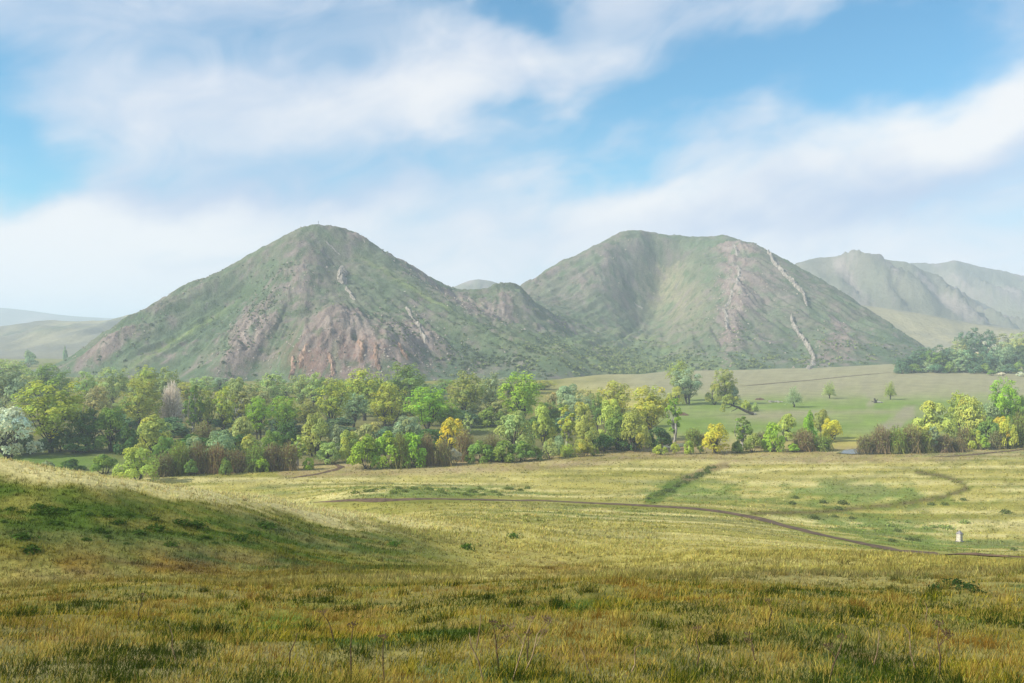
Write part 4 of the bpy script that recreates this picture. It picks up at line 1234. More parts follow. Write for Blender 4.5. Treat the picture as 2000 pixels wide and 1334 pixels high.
for i, (px, top, c) in enumerate(_fr):
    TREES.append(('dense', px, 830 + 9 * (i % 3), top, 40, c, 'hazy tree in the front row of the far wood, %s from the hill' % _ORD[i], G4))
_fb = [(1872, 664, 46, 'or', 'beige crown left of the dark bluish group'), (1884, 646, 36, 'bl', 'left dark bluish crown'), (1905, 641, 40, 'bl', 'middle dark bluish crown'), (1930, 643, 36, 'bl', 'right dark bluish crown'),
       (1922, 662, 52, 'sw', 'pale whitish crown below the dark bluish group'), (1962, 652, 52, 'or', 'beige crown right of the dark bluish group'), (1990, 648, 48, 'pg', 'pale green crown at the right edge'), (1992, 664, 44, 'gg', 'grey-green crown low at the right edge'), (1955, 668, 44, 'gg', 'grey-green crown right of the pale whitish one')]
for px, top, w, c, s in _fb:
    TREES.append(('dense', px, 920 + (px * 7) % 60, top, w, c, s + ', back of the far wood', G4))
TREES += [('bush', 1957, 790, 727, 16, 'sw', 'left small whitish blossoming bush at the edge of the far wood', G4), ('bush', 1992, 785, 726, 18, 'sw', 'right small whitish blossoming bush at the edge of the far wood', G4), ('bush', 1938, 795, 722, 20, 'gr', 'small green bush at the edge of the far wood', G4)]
_rb = random.Random(11)
for i in range(34):
    px = -30 + i * 33 + _rb.uniform(-10, 10)
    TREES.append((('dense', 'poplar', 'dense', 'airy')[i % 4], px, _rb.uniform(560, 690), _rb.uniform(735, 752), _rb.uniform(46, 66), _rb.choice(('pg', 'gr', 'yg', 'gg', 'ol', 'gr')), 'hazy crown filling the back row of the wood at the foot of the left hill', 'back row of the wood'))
for i in range(26):
    px = 20 + i * 48 + _rb.uniform(-14, 14)
    TREES.append((('dense', 'poplar')[i % 2], px, _rb.uniform(425, 480), _rb.uniform(772, 796), _rb.uniform(50, 70), _rb.choice(('gr', 'ol', 'gg', 'pg', 'gr')), 'plain green crown packed between the taller poplars inside the wood', 'packed crowns inside the wood'))
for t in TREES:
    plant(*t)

# ------------------------------------------------------------------ far-off plain copse, fallen tree, driftwood, pillar, summit cross
for px, py, w, lab in ((55, 688, 38, 'hazy dark copse on the far plain, larger one'), (127, 683, 10, 'tiny lone hazy tree on the far plain near the hill flank')):
    x, y, z = P(px, py + 6, 1180)
    zz = float(height(x, y))
    dd = y
    plant('bush', px, dd, py - 4 if w > 20 else py - 6, w, 'gg', lab, 'copses on the far plain')


def fallen_tree():
    bx, by, bz = on_ground(1466, 811, 300)
    s = by / FPX                                    # metres per photograph pixel here
    root = bpy.data.objects.new('fallen_tree', None)
    col.objects.link(root)
    root.location = (bx, by, bz)
    tag(root, 'tree toppled to the left with splintered pale butt and living yellow-green crown', 'tree')
    rng = np.random.default_rng(5)
    path = np.array([(1.5, 0, 0.6), (-2, 0.2, 1.8), (-6, 0.5, 3.9), (-9, 0.5, 4.8), (-12, 0.3, 6.2)])
    v, f = join([tube(path, [0.75, 0.66, 0.55, 0.42, 0.2], 8), limb((-6, .5, 3.9), (-10, -1, 2.0), .3, .1, rng), limb((-8, .5, 4.4), (-9, 1.5, 8.5), .3, .1, rng), limb((-2, .2, 1.8), (1.0, 1, 3.2), .2, .06, rng), limb((-9, .5, 4.8), (-14, .5, 4), .25, .08, rng)])
    link('trunk', mesh_np('fallen_trunk', v, f, [M_BARK], smooth=True), root)
    sp = []
    for k in range(7):
        a = np.array([1.4, 0, 0.6]) + rng.normal(size=3) * 0.25
        sp.append(tube([a, a + (rng.uniform(0.8, 2.2), rng.normal(0, .4), rng.uniform(-0.6, 0.4))], [0.28, 0.05], 5))
    v, f = join(sp)
    link('splintered_butt', mesh_np('splintered_butt', v, f, [M_BIRCH]), root)
    cl = np.array([(-9, 1, 8.5), (-11, 0, 8.2), (-12.5, 0.5, 6.6), (-13.5, 0, 4.6), (-14, .3, 2.4), (-10.5, -1, 6.6), (-8, .8, 7.2), (-12, -1, 9.0), (-10, 1, 9.6), (-13, .6, 8), (-7, .4, 8.2), (-5.5, 0, 6.2)])
    c = link('crown', crown_mesh('fallen_crown', cl, rng.uniform(1.1, 1.7, len(cl)), 110, 0.34, rng, np.array([-11, 0, 5.0]), 0.3, 1.0, 0.6), root)
    c.color = (*PAL['yw'], 1)


fallen_tree()


def log_pile():
    bx, by, bz = on_ground(1713, 787, 300)
    root = bpy.data.objects.new('driftwood_stump', None)
    col.objects.link(root)
    root.location = (bx, by, bz)
    tag(root, 'dark stump with a pale broken log lying beside the stony gully on the terrace', 'stump')
    rng = np.random.default_rng(9)
    v, f = join([tube([(-1.2, 0, -0.3), (-1.0, 0, 1.2), (-1.6, 0, 2.6)], [0.9, 0.7, 0.45], 7), limb((-1, 0, 1.0), (0.6, 0.2, 2.2), 0.4, 0.15, rng), limb((-1.2, 0, .6), (-3.2, .3, 1.1), .35, .12, rng)])
    link('stump', mesh_np('stump', v, f, [M_BARK], smooth=True), root)
    v, f = join([tube([(-0.4, -0.5, 0.5), (1.4, -0.6, 0.45), (3.2, -0.4, 0.35)], [0.5, 0.45, 0.3], 7)])
    link('log', mesh_np('log', v, f, [M_BIRCH], smooth=True), root)


log_pile()
for k, (px, py, w, lab) in enumerate(((1513, 786, 5.0, 'pale jumble of bleached driftwood on the grass left of the round lone tree'), (1484, 781, 3.2, 'small reddish heap of earth on the far meadow above the driftwood'), (1335, 811, 3.0, 'small earth heap beside the narrow bright green tree'))):
    bx, by, bz = on_ground(px, py, 300)
    rng = np.random.default_rng(80 + k)
    if k == 0:
        parts = [tube([(rng.uniform(-w, w), rng.uniform(-1, 1), rng.uniform(0, .6)), (rng.uniform(-w, w), rng.uniform(-1, 1), rng.uniform(.3, 1.3))], [rng.uniform(.15, .35), .08], 5) for _ in range(14)]
        v, f = join(parts)
        o = link('driftwood', mesh_np('driftwood', v, f, [M_BIRCH], smooth=True), loc=(bx, by, bz))
        tag(o, lab, 'driftwood')
    else:
        a = np.linspace(-1, 1, 13); A, B = np.meshgrid(a, a)
        r = np.hypot(A, B)
        Z = np.clip(1 - r ** 2, -0.2, 1) * 1.3 * (1 + 0.5 * fbm(A * 3, B * 3, 90 + k, 3)) - 0.1
        o = link('earth_mound', mesh_np('earth_mound', np.stack([A * w, B * w * .8, Z], -1).reshape(-1, 3), grid_faces(13, 13), [M_DIRT], smooth=True), loc=(bx, by, bz))
        tag(o, lab, 'mound')


def bevel_box(sx, sy, z0, z1, b, taper=1.0):
    """bevelled upright block as vertex rings"""
    def ring(x, y, z, c):
        return [(-x + c, -y, z), (x - c, -y, z), (x, -y + c, z), (x, y - c, z), (x - c, y, z), (-x + c, y, z), (-x, y - c, z), (-x, -y + c, z)]
    x, y = sx / 2, sy / 2
    rs = [ring(x - b, y - b, z0, b), ring(x, y, z0 + b, b), ring(x * taper, y * taper, z1 - b, b), ring(x * taper - b, y * taper - b, z1, b)]
    v = np.array(sum(rs, []))
    f = [(i * 8 + k, i * 8 + (k + 1) % 8, (i + 1) * 8 + (k + 1) % 8, (i + 1) * 8 + k) for i in range(3) for k in range(8)]
    f += [(24, 25, 26, 27), (24, 27, 28, 31), (28, 29, 30, 31), (0, 3, 2, 1), (0, 7, 4, 3), (4, 7, 6, 5)]
    return v, np.array(f)


def pillar():
    bx, by, bz = on_ground(1874, 1058, 60)
    root = bpy.data.objects.new('stone_pillar', None)
    col.objects.link(root)
    root.location = (bx, by, bz - 0.05)
    root.rotation_euler = (0, 0, math.radians(-54))
    tag(root, 'white square pillar with grey pyramid cap standing alone beside the dirt road', 'pillar')
    v, f = bevel_box(1.25, 1.25, -0.2, 0.16, 0.03)
    link('base', mesh_np('pillar_base', v, f, [M_CAP]), root)
    v, f = bevel_box(0.88, 0.88, 0.16, 1.60, 0.03, 0.97)
    sh = link('shaft', mesh_np('pillar_shaft', v, f, [M_STONE]), root)
    for k in range(2):
        v, f = bevel_box(0.62, 0.03, 0.40, 1.42, 0.01)
        v[:, 1] -= 0.446
        pn = link('panel', mesh_np('pillar_panel', v, f, [M_STONE]), sh)
        pn.rotation_euler = (0, 0, math.radians(90 * k))
    v, f = bevel_box(1.02, 1.02, 1.59, 1.70, 0.03)
    tip = np.array([(-.46, -.46, 1.69), (.46, -.46, 1.69), (.46, .46, 1.69), (-.46, .46, 1.69), (-.05, -.05, 2.22), (.05, -.05, 2.22), (.05, .05, 2.22), (-.05, .05, 2.22)])
    v, f = join([(v, f), (tip, np.array([(0, 1, 5, 4), (1, 2, 6, 5), (2, 3, 7, 6), (3, 0, 4, 7), (4, 5, 6, 7)]))])
    link('cap', mesh_np('pillar_cap', v, f, [M_CAP]), root)


pillar()


def summit_cross():
    x, y, z = on_hill(622, 440)
    root = bpy.data.objects.new('summit_cross', None)
    col.objects.link(root)
    root.location = (x, y, z - 0.2)
    tag(root, 'thin dark cross on the summit of the left hill', 'cross')
    v, f = bevel_box(0.30, 0.30, 0, 5.0, 0.03); link('post', mesh_np('cross_post', v, f, [M_IRON]), root)
    v, f = bevel_box(1.7, 0.22, 3.6, 3.85, 0.03); link('crossbar', mesh_np('cross_bar', v, f, [M_IRON]), root)
    v, f = bevel_box(1.4, 1.4, -0.6, 0.5, 0.1, 0.7); link('base', mesh_np('cross_base', v, f, [M_CAP]), root)


summit_cross()


# ------------------------------------------------------------------ limestone ribs standing out of the hills
def rock_rib(pix, width, hgt, label, seed, n=110, mat=None):
    P3 = np.array([on_hill(px, py) for px, py in pix])
    s = np.concatenate([[0], np.cumsum(np.linalg.norm(np.diff(P3, axis=0), axis=1))])
    q = np.linspace(0, s[-1], n)
    X, Y = np.interp(q, s, P3[:, 0]), np.interp(q, s, P3[:, 1])
    X = X + 1.2 * vn(q / 9, q * 0 + seed, seed); Y = Y + 1.5 * vn(q / 8, q * 0 + seed, seed + 1)
    tx, ty = np.gradient(X), np.gradient(Y); L = np.hypot(tx, ty) + 1e-6
    nx, ny = -ty / L, tx / L
    taper = np.minimum(1, np.minimum(np.arange(n), n - 1 - np.arange(n)) / 6 + 0.15)
    prof = [(-1.0, -0.6), (-0.75, 0.45), (-0.3, 0.95), (0.1, 1.0), (0.5, 0.6), (0.9, 0.25), (1.15, -0.6)]
    V_ = []
    for j, (o, h) in enumerate(prof):
        w = width / 2 * taper * (1 + 0.45 * vn(q / 3.1, q * 0 + j * 3.3, seed + 5))
        hx = hgt * taper * (0.8 + 0.85 * vn(q / 2.3, q * 0 + j * 1.7, seed + 9) + 0.4 * vn(q / 7, q * 0, seed + 11))
        x = X + nx * o * w; y = Y + ny * o * w
        V_.append(np.stack([x, y, hill_z(x, y) + h * hx], -1))
    v = np.stack(V_, 1).reshape(-1, 3)
    c = P3.mean(0)
    o = link('rock_rib', mesh_np('rock_rib', v - c, grid_faces(n, len(prof)), [mat or M_LIME]), loc=tuple(c))
    tag(o, label, 'rock', 'limestone ribs on the hillsides')


rock_rib([(1499, 491), (1512, 515), (1530, 535), (1552, 555), (1570, 575), (1576, 598)], 4.2, 4.8, 'upper pale limestone rib running down the right hill from its crest', 201)
rock_rib([(1545, 617), (1552, 640), (1570, 665), (1585, 690), (1593, 706)], 4.2, 4.8, 'lower pale limestone rib near the foot of the right hill', 202)
rock_rib([(1592, 704), (1582, 716), (1578, 730)], 6.0, 2.5, 'short crumbling rib below the lower limestone rib', 203, 50)
rock_rib([(668, 528), (667, 540), (670, 556)], 9.0, 6.0, 'stout pale crag jutting from the upper face of the left hill', 204, 50)
rock_rib([(675, 560), (683, 572), (693, 586)], 3.2, 2.0, 'thin pale rib just below the stout crag of the left hill', 205, 50)
rock_rib([(700, 455), (706, 463), (712, 473)], 5.0, 4.0, 'pale crag at the right shoulder of the left summit', 206, 40)
rock_rib([(792, 600), (806, 622), (822, 650), (832, 672)], 3.5, 2.4, 'broken rib on the right flank of the left hill', 207, 70)
rock_rib([(636, 472), (650, 484), (664, 497)], 2.0, 1.0, 'faint thin rib slanting from the left summit', 208, 50)
rock_rib([(1238, 590), (1249, 600), (1258, 606)], 2.5, 1.4, 'tiny pale rib deep in the bowl of the right hill', 209, 40)
for k, (a, b) in enumerate((((1432, 478), (1440, 500)), ((1443, 520), (1438, 555)), ((1432, 565), (1416, 600)), ((1412, 600), (1420, 640)))):
    rock_rib([a, ((a[0] + b[0]) / 2 + 3, (a[1] + b[1]) / 2), b], 4.5, 2.2, ('topmost', 'second', 'third', 'lowest')[k] + ' rough outcrop along the front spur of the right hill', 211 + k, 50)
for k, (a, b) in enumerate((((570, 700), (566, 740)), ((600, 672), (588, 720)), ((640, 690), (650, 735)), ((735, 672), (742, 725)), ((700, 664), (704, 710)), ((780, 672), (800, 705)))):
    rock_rib([a, ((a[0] + b[0]) / 2 + 5 * (-1) ** k, (a[1] + b[1]) / 2), b], 4.0, 2.6, ('leftmost standing edge', 'second standing fold', 'fourth standing fold', 'sixth standing fold', 'fifth standing fold', 'rightmost standing fold')[k] + ' of the red layered rock', 221 + k, 80, M_REDROCK)

# scree blocks and scrub dotted over the slopes
def scatter_hill(n, seed, weight):
    rng = np.random.default_rng(seed)
    a = rng.uniform(HA[0], HA[-1], n); y = rng.uniform(745, 1400, n)
    x = a * y; z = hill_z(x, y)
    px, py = topx(x, y, z)
    keep = (rng.random(n) < weight(px, py, x, y, z)) & (z > height(x, y) + 0.2)
    return x[keep], y[keep], z[keep], px[keep], py[keep], rng


def gmask(px, py, L):
    s = 0
    for cx, cy_, rx, ry, an, w in L:
        c, sn = math.cos(an), math.sin(an)
        dx, dy = px - cx, py - cy_
        s = s + w * np.exp(-((dx * c + dy * sn) / rx) ** 2 - ((-dx * sn + dy * c) / ry) ** 2)
    return np.clip(s, 0, 1)


def w_scrub(px, py, x, y, z):
    m = gmask(px, py, [(1180, 705, 260, 38, 0.15, 1.0), (1350, 720, 200, 28, 0, .9), (1000, 650, 130, 40, .45, .55), (1640, 690, 120, 45, .4, .5), (480, 620, 80, 80, -.6, .35), (520, 560, 60, 60, -.6, .4), (900, 690, 90, 50, .2, .5), (250, 660, 90, 30, -.6, .4), (1080, 620, 60, 25, .4, .5), (1430, 640, 60, 60, 0, .35), (770, 560, 70, 50, .6, .3), (800, 640, 60, 40, .4, .3)])
    c = sstep(-0.05, 0.35, fbm(x / 28, y / 40, 301, 4))
    return np.clip(m * (0.15 + 0.85 * c) + 0.05 * c, 0, 1)


x, y, z, px, py, rng = scatter_hill(80000, 302, w_scrub)
n = len(x)
s = rng.uniform(0.5, 1.35, n) * (0.8 + 0.5 * sstep(640, 720, py))
# each scrub bush: a small irregular dome of 10 leafy faces
k = 9
d = unit(rng.normal(size=(n, k, 3))); d[..., 2] = np.abs(d[..., 2]) * 0.9
cen = np.stack([x, y, z + s * 0.25], -1)[:, None] + d * s[:, None, None] * np.array([1.0, 1.0, 0.8])
v, f = leaf_quads(cen.reshape(-1, 3), unit(d.reshape(-1, 3) + 0.35 * rng.normal(size=(n * k, 3))), np.repeat(s * 0.75, k) * rng.uniform(.7, 1.2, n * k), rng, 0.9)
base = np.where((rng.random(n) < 0.5 * sstep(600, 720, py) * sstep(950, 1150, px) + .1)[:, None], [[0.23, 0.28, 0.10]], [[0.12, 0.165, 0.075]])
cc = np.repeat(base * rng.uniform(0.75, 1.25, (n, 1)), k * 4, 0)
o = link('hill_scrub', mesh_np('hill_scrub', v, f, [M_SCRUB], {'Col': cc}))
o['kind'] = 'stuff'; tag(o, 'low green scrub bushes dotted all over the lower hill slopes', 'scrub')


def w_rock(px, py, x, y, z):
    m = gmask(px, py, [(690, 690, 150, 50, 0, .9), (480, 670, 40, 90, .45, .9), (575, 540, 40, 90, .35, .5), (820, 660, 35, 60, -.3, .7), (940, 605, 75, 14, .42, 1), (200, 685, 80, 25, -.6, .8), (1430, 590, 28, 130, .06, .8), (1620, 690, 50, 45, .6, .5), (870, 705, 50, 40, 0, .5), (1180, 520, 90, 50, -.4, .15), (1480, 560, 60, 90, 0, .2), (800, 525, 90, 12, .62, .5), (330, 590, 90, 14, -.55, .5)])
    return m * 0.8


x, y, z, px, py, rng = scatter_hill(30000, 303, w_rock)
n = len(x); s = rng.uniform(0.35, 1.25, n)
oc = np.array([(1, 0, 0), (0, 1, 0), (-1, 0, 0), (0, -1, 0), (0, 0, 1), (0, 0, -1.0)])
v = np.stack([x, y, z], -1)[:, None] + oc[None] * s[:, None, None] * rng.uniform(0.5, 1.5, (n, 6, 1)) + rng.normal(size=(n, 6, 3)) * s[:, None, None] * .2
tf = np.array([(0, 1, 4), (1, 2, 4), (2, 3, 4), (3, 0, 4), (1, 0, 5), (2, 1, 5), (3, 2, 5), (0, 3, 5)])
f = (np.arange(n)[:, None, None] * 6 + tf[None]).reshape(-1, 3)
b = rng.random((n, 1))
cc = (np.array([[0.24, 0.19, 0.15]]) * (1 - b) + np.array([[0.46, 0.40, 0.34]]) * b)
o = link('scree', mesh_np('scree', v.reshape(-1, 3), f, [M_SCREE], {'Col': np.repeat(cc, 6, 0)}))
o['kind'] = 'stuff'; tag(o, 'pale broken stones scattered over the rocky hill slopes', 'scree')

# ------------------------------------------------------------------ grass
def blades(name, n, y0, y1, hgt, wid, seed, segs, label, amin=-0.62, amax=0.62, lean=0.45, reject=None, tone=None, tall=0.0, gs=14, gr=0.13, share=0.6, gvar=(0.7, 1.25), gain=1.0):
    rng = np.random.default_rng(seed)
    a = rng.uniform(amin, amax, n); y = np.exp(rng.uniform(math.log(y0), math.log(y1), n))
    # tussocks: half of the blades gather round shared roots
    g = rng.integers(0, max(1, n // gs), n)
    tus = rng.random(n) < share
    ga = rng.uniform(amin, amax, n // gs + 1); gy = np.exp(rng.uniform(math.log(y0), math.log(y1), n // gs + 1))
    r = np.abs(rng.normal(size=n)) * gr; th = rng.random(n) * 6.283
    x = np.where(tus, ga[g] * gy[g] + np.cos(th) * r, a * y)
    y = np.where(tus, gy[g] + np.sin(th) * r, y)
    y = np.maximum(y, y0 * 0.9)
    z = height(x, y)
    px, py = topx(x, y, z)
    keep = 1 - np.clip(line_mask(px, py, ROAD, 6.0) * (y > 60), 0, 1)
    if reject is not None:
        keep = keep * reject(px, py, x, y)
    k = rng.random(n) < keep
    x, y, z, px, py, tus, g = x[k], y[k], z[k], px[k], py[k], tus[k], g[k]
    n = len(x)
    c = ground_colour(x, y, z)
    gt = rng.uniform(*gvar, g.max() + 1)[g]; gh = rng.uniform(0.75, 1.4, g.max() + 1)[g]
    h = hgt * rng.uniform(0.55, 1.35, n) * np.where(tus, gh, 0.8)
    st = rng.random(n) < tall
    h = np.where(st, h * 2.3, h)
    h = h * np.where((px > 1300) & (y > 75) & (y < 185), 0.6, 1.0)
    dist = np.sqrt(y / y0)
    w = wid * rng.uniform(0.7, 1.3, n) * (y / y0) ** 0.8 * np.where(st, 0.6, 1.0)
    if tone is not None:
        c = tone(c, rng, px, py, x, y, g)
    c = c * gain * np.where(tus, gt, 1)[:, None] * rng.uniform(0.75, 1.25, n)[:, None]
    c = c * (1 + rng.normal(0, 0.07, (n, 3)) * np.array([1, 0.5, 1]))
    th = rng.random(n) * 6.283
    ln = np.abs(rng.normal(0, lean, n)) + 0.1
    tip = np.stack([np.cos(th) * ln + 0.18, np.sin(th) * ln, np.ones(n)], 1); tip = unit(tip) * h[:, None]
    yaw = rng.random(n) * np.pi
    # blades turn their flat side to all bearings
    sx = np.stack([np.cos(yaw), 0.4 * np.sin(yaw), 0 * yaw], 1); sx = unit(sx) * (w / 2)[:, None]
    b = np.stack([x, y, z - 0.03], 1)
    up_ = np.zeros((n, 3)); up_[:, 2] = 1
    if segs == 1:
        v = np.stack([b - sx, b + sx, b + tip], 1).reshape(-1, 3)
        f = np.arange(3 * n).reshape(n, 3)
        rep = 3
    else:
        m = b + tip * 0.5 + up_ * (h * 0.10)[:, None]
        t2 = b + tip - up_ * (h * 0.12 * ln)[:, None]
        v = np.stack([b - sx, b + sx, m + sx * 0.75, m - sx * 0.75, t2], 1).reshape(-1, 3)
        q = np.arange(n)[:, None] * 5
        f = np.concatenate([q + [0, 1, 2], q + [0, 2, 3], q + [3, 2, 4]])
        rep = 5
    o = link(name, mesh_np(name, v, f, [M_BLADE], {'Col': np.repeat(np.clip(c, 0.008, 0.75), rep, 0)}))
    o['kind'] = 'stuff'
    tag(o, label, 'grass')
    return o


def near_tone(c, rng, px, py, x, y, g):
    n = len(x)
    pick = rng.random(g.max() + 1)[g] * 0.6 + rng.random(n) * 0.4
    straw = np.array([0.50, 0.39, 0.085]); rust = np.array([0.24, 0.12, 0.015]); gold = np.array([0.38, 0.31, 0.02]); dark = np.array([0.028, 0.055, 0.003]); bright = np.array([0.15, 0.18, 0.006])
    zone = 1.5 * fbm(x / 2.0, y / 2.6, 401, 4); zone2 = fbm(x / 5, y / 5, 402, 2)
    q = pick + 0.35 * zone
    c = c * 0.95
    fade = 1 - sstep(20, 46, y)
    def put(mask, col_, k):
        kk = (k * fade[mask])[:, None]
        c[mask] = c[mask] * (1 - kk) + col_ * kk
    put(q < 0.36, dark, 0.9); put((q >= 0.36) & (q < 0.50), bright, 0.7); put((q > 0.52) & (q < 0.88), straw, 0.8)  # dark share stands for green clumps and for shadows in the grass
    put(q >= 0.88, rust, 0.7); put((zone2 > 0.25) & (q > 0.4) & (q < 0.62), gold, 0.6)
    return c


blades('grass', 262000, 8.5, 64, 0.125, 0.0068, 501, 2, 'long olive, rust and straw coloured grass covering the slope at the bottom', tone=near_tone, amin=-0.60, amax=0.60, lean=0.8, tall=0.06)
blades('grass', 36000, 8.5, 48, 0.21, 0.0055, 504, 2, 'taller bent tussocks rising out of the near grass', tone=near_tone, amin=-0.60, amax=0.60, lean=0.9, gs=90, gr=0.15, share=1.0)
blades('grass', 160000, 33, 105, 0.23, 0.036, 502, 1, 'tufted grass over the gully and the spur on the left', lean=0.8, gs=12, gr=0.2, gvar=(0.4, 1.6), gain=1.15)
blades('grass', 165000, 95, 350, 0.34, 0.12, 503, 1, 'short pale straw grass of the wide meadow', lean=0.7, gs=6, gr=0.35, gvar=(0.6, 1.5), gain=1.3, reject=lambda px, py, x, y: 1 - sstep(0, 10, y - np.interp(px, [-300, 0, 270, 420, 700, 1000, 1170, 1330, 1500, 2000, 2300], [260, 262, 266, 284, 297, 306, 326, 335, 336, 345, 350])))


# ------------------------------------------------------------------ leafy weeds, meadow bushes, dry umbels
def weed_mesh(seed, H=0.55, W=1.1, n=170):
    rng = np.random.default_rng(seed)
    th = rng.random(n) * 6.283; e = rng.random(n)
    d = np.stack([np.cos(th) * np.sqrt(1 - e * e), np.sin(th) * np.sqrt(1 - e * e), e], 1)
    rad = rng.uniform(0.55, 1.0, n)
    p = d * rad[:, None] * np.array([W / 2, W / 2, H])
    p[:, :2] += np.where(rng.random(n)[:, None] < 0.4, rng.normal(0, W * .22, (n, 2)), 0)
    v, f = leaf_quads(p, unit(d + 0.5 * rng.normal(size=(n, 3))), rng.uniform(0.05, 0.13, n) * W, rng, 0.5)
    t = rng.uniform(0.6, 1.35, n)
    return mesh_np('weed_leaves', v, f, [M_LEAF], {'Col': np.repeat(np.stack([t, t, t], 1), 4, 0)})


WEED = [weed_mesh(s) for s in (601, 602, 603, 604)]
_rw = random.Random(3)


def weed(px, py, wpx, colour, label, group, dmin=20, tall=1.0):
    x, y, z = on_ground(px, py, dmin)
    W = wpx / FPX * y
    o = link('leafy_shrub', WEED[_rw.randrange(4)], loc=(x, y, z - 0.03))
    o.scale = (W / 1.1, W / 1.1, W / 1.1 * tall)
    o.rotation_euler = (0, 0, _rw.uniform(0, 6.28))
    j = _rw.uniform(0.85, 1.15)
    o.color = (colour[0] * j, colour[1] * j, colour[2] * j, 1)
    tag(o, label, 'shrub', group)


_z1 = [(330, 330), (290, 345), (240, 352), (210, 320), (120, 345), (400, 340), (440, 335), (500, 360), (590, 370), (650, 410), (680, 400), (770, 465), (860, 445), (720, 360), (860, 385), (1010, 415), (1090, 425), (550, 455), (600, 485), (180, 390), (300, 410),
       (1140, 490), (1110, 500), (1280, 470), (1250, 462), (1420, 475), (1480, 430), (120, 490), (20, 400), (60, 330), (1330, 500), (1200, 520), (480, 500), (950, 530), (1540, 510), (170, 560), (1020, 470), (700, 520)]
for zx, zy in _z1:
    weed(zx / 2.857, 880 + zy / 2.857, _rw.choice((14, 18, 24, 32, 44)), (0.06, 0.115, 0.018), 'dark green leafy clump on the shaded face of the left spur', 'dark green clumps on the left spur', 40, 0.6)
for px, py, lab in ((1003, 1052, 'single dark green clump in the straw grass right of centre'), (912, 1072, 'small vivid green clump low on the end of the spur'), (768, 1068, 'dark green clump near the tip of the spur')):
    weed(px, py, 26, (0.08, 0.17, 0.02), lab, None, 45)
_z3 = [(1080, 490), (1050, 495), (1130, 485), (1200, 490), (1300, 470), (1400, 505), (1440, 498), (1480, 495), (1520, 505), (1610, 475), (930, 400), (800, 450), (910, 440), (1220, 575), (1310, 565), (1350, 570), (950, 370), (1500, 375), (1430, 375), (1830, 420), (1870, 620), (1250, 520), (1000, 450), (1600, 350), (700, 340), (850, 365), (680, 370)]
for i, (zx, zy) in enumerate(_z3):
    lt = zy > 460 and i < 10
    weed(1300 + zx / 2.7557, 850 + zy / 2.7557, _rw.uniform(14, 24), (0.26, 0.33, 0.10) if lt else (0.13, 0.17, 0.05), 'pale green low bush in the cluster left of the white pillar' if lt else 'dull green low bush dotted over the meadow round the white pillar', 'pale bushes near the pillar' if lt else 'low bushes on the meadow', 60, 0.8)
for i in range(26):
    px = 700 + i * 13 + _rw.uniform(-6, 6)
    weed(px, 960 + _rw.uniform(-6, 8), _rw.uniform(10, 22), (0.15, 0.20, 0.04), 'low olive green bush in the strip just beyond the dirt road', 'strip of low bushes beyond the road', 60, 0.7)
for i in range(22):
    t = i / 21
    weed(1396 - 122 * t + _rw.uniform(-8, 8), 914 + 62 * t + _rw.uniform(-4, 4), _rw.uniform(10, 18), (0.13, 0.17, 0.05), 'dark low bush in the overgrown ditch crossing the meadow', 'bushes in the overgrown ditch', 60, 0.8)
for i, (px, py, w) in enumerate(((1835, 1150, 40), (1862, 1143, 46), (1890, 1150, 44), (1912, 1158, 30))):
    weed(px, py, w, (0.035, 0.075, 0.02), ('leftmost', 'second', 'third', 'rightmost')[i] + ' leaf cluster of the dark broad-leaved weed on the right slope', 'dark broad-leaved weed on the right slope', 15, 0.65)


def umbel_plant(px, py, hpx, lean, dark, label, heads=1):
    x, y, z = on_ground(px, py, 8)
    H = hpx / FPX * y
    rng = np.random.default_rng(int(px * 7 + py))
    root = bpy.data.objects.new('dry_umbel_plant', None)
    col.objects.link(root)
    root.location = (x, y, z - 0.03)
    tag(root, label, 'plant', 'dry stalks standing in the grass')
    mat = M_DARKSTEM if dark else M_STEM
    top = np.array([lean * H, rng.normal(0, 0.04), H])
    pth = [np.zeros(3), top * 0.4 + rng.normal(size=3) * 0.02, top * 0.75 + rng.normal(size=3) * 0.02, top]
    parts = [tube(pth, [0.010, 0.009, 0.007, 0.005], 5)]
    tips = [top]
    for k in range(heads - 1):
        s = top * rng.uniform(0.45, 0.75)
        e = s + np.array([rng.choice([-1, 1]) * rng.uniform(.15, .3), rng.normal(0, .1), rng.uniform(.2, .4)]) * H * 0.7
        parts.append(tube([s, (s + e) / 2 + [0, 0, .02], e], [0.006, 0.005, 0.004], 5)); tips.append(e)
    v, f = join(parts)
    link('stem', mesh_np('dry_stem', v, f, [mat], smooth=True), root)
    if heads:
        for t in tips:
            rays = []
            R = 0.065
            for k in range(13):
                a = k * 2.4; r = R * math.sqrt((k + 0.5) / 13)
                e = t + np.array([math.cos(a) * r, math.sin(a) * r, 0.055 + rng.normal(0, .008)])
                rays.append(tube([t, (t + e) / 2 + [0, 0, -.01], e], [0.0015, 0.0013, 0.0013], 3))
                rays.append(tube([e - [0, 0, .008], e + [0, 0, .008]], [0.008, 0.006], 5))
            v, f = join(rays)
            link('umbel', mesh_np('dry_umbel', v, f, [mat]), root)


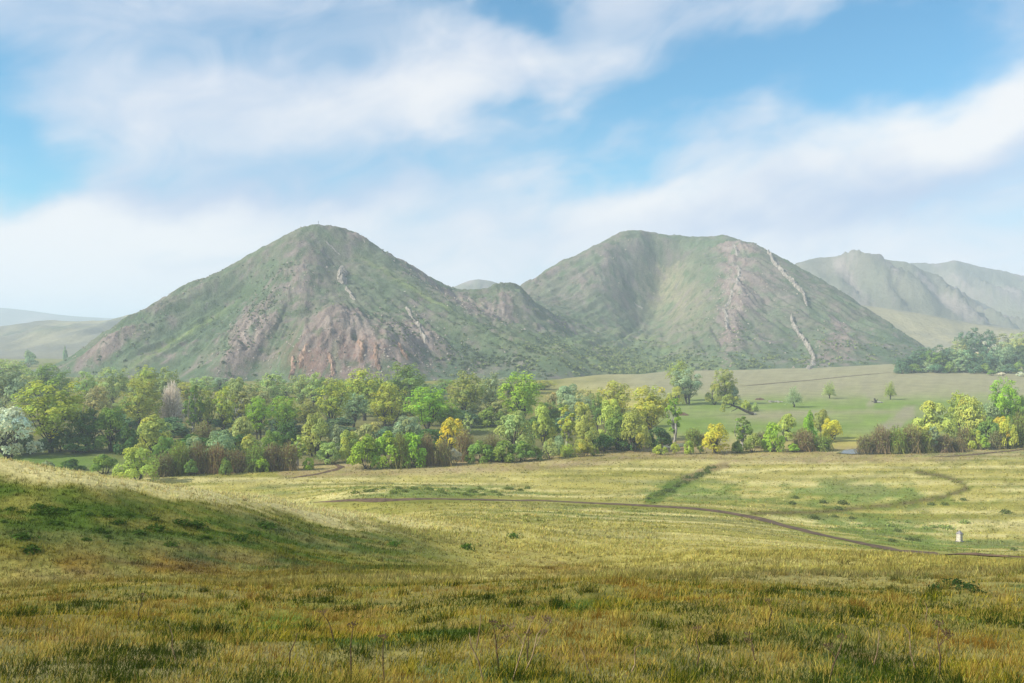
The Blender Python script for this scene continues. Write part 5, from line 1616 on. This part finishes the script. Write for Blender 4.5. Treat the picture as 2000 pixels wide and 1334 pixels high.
for a in [(685, 1334, 108, 0.02, True, 'dark upright dry stalk with flat seed head, left of centre', 1), (655, 1262, 66, -0.35, True, 'dark dry stalk tilted to the left with brown seed head', 1),
          (752, 1334, 88, -0.04, True, 'dark dry stalk right of the upright one', 1), (1032, 1300, 62, 0.0, True, 'short thick dark dry stalk at bottom centre', 1), (975, 1310, 92, -0.12, True, 'branched dark dry umbel left of bottom centre', 3),
          (1000, 1330, 118, 0.32, False, 'long pale dry stalk leaning right at bottom centre', 2), (1020, 1320, 112, 0.42, False, 'pale branched umbel leaning far right at bottom centre', 3), (945, 1330, 96, -0.30, False, 'pale bent stalk leaning left at bottom centre', 0),
          (930, 1265, 70, 0.12, False, 'pale thin stalk behind the bent one', 0), (345, 1290, 75, -0.22, False, 'pale crooked stalk at lower left', 0), (1705, 1300, 80, 0.08, False, 'pale upright stalk at lower right', 0), (1790, 1310, 92, -0.25, False, 'pale stalk leaning left at lower right', 0),
          (1360, 1300, 70, 0.05, True, 'dark dry stalk right of centre', 1), (1810, 1230, 60, -0.1, False, 'pale stalk below the dark broad-leaved weed', 0), (1835, 1320, 100, 0.0, True, 'dark branched stalk near lower right corner', 3), (1620, 1330, 84, 0.30, True, 'dark stalk leaning right at lower right', 2),
          (1480, 1300, 60, -0.3, True, 'dark low stalk with seed heads right of centre', 2), (565, 1300, 70, 0.25, True, 'dark thin stalk leaning right at lower left', 0), (1160, 1325, 70, -0.4, False, 'pale fallen stalk leaning left, right of bottom centre', 0), (1230, 1315, 60, 0.35, False, 'pale short stalk leaning right, right of bottom centre', 0),
          (270, 1210, 45, 0.1, True, 'dark small stalk far left on the slope', 1), (1500, 1230, 55, 0.02, True, 'dark small stalk on the middle of the right slope', 1)]:
    umbel_plant(*a)

# ------------------------------------------------------------------ the hazy air
def build_haze():
    x0, x1, y0, y1, z0, z1 = -14500, 14500, -60, 14600, -40, 235
    v = [(x, y, z) for z in (z0, z1) for y in (y0, y1) for x in (x0, x1)]
    f = [(0, 2, 3, 1), (4, 5, 7, 6), (0, 1, 5, 4), (2, 6, 7, 3), (0, 4, 6, 2), (1, 3, 7, 5)]
    m, g, out = new_mat('haze')
    pv = g.new('ShaderNodeVolumePrincipled')
    pv.inputs['Color'].default_value = (0.72, 0.86, 1.0, 1)
    pv.inputs['Density'].default_value = 0.00023
    pv.inputs['Anisotropy'].default_value = 0.0
    m.node_tree.links.new(pv.outputs[0], out.inputs['Volume'])
    o = link('haze', mesh_np('haze', np.array(v), np.array(f), [m]))
    o['kind'] = 'stuff'


build_haze()
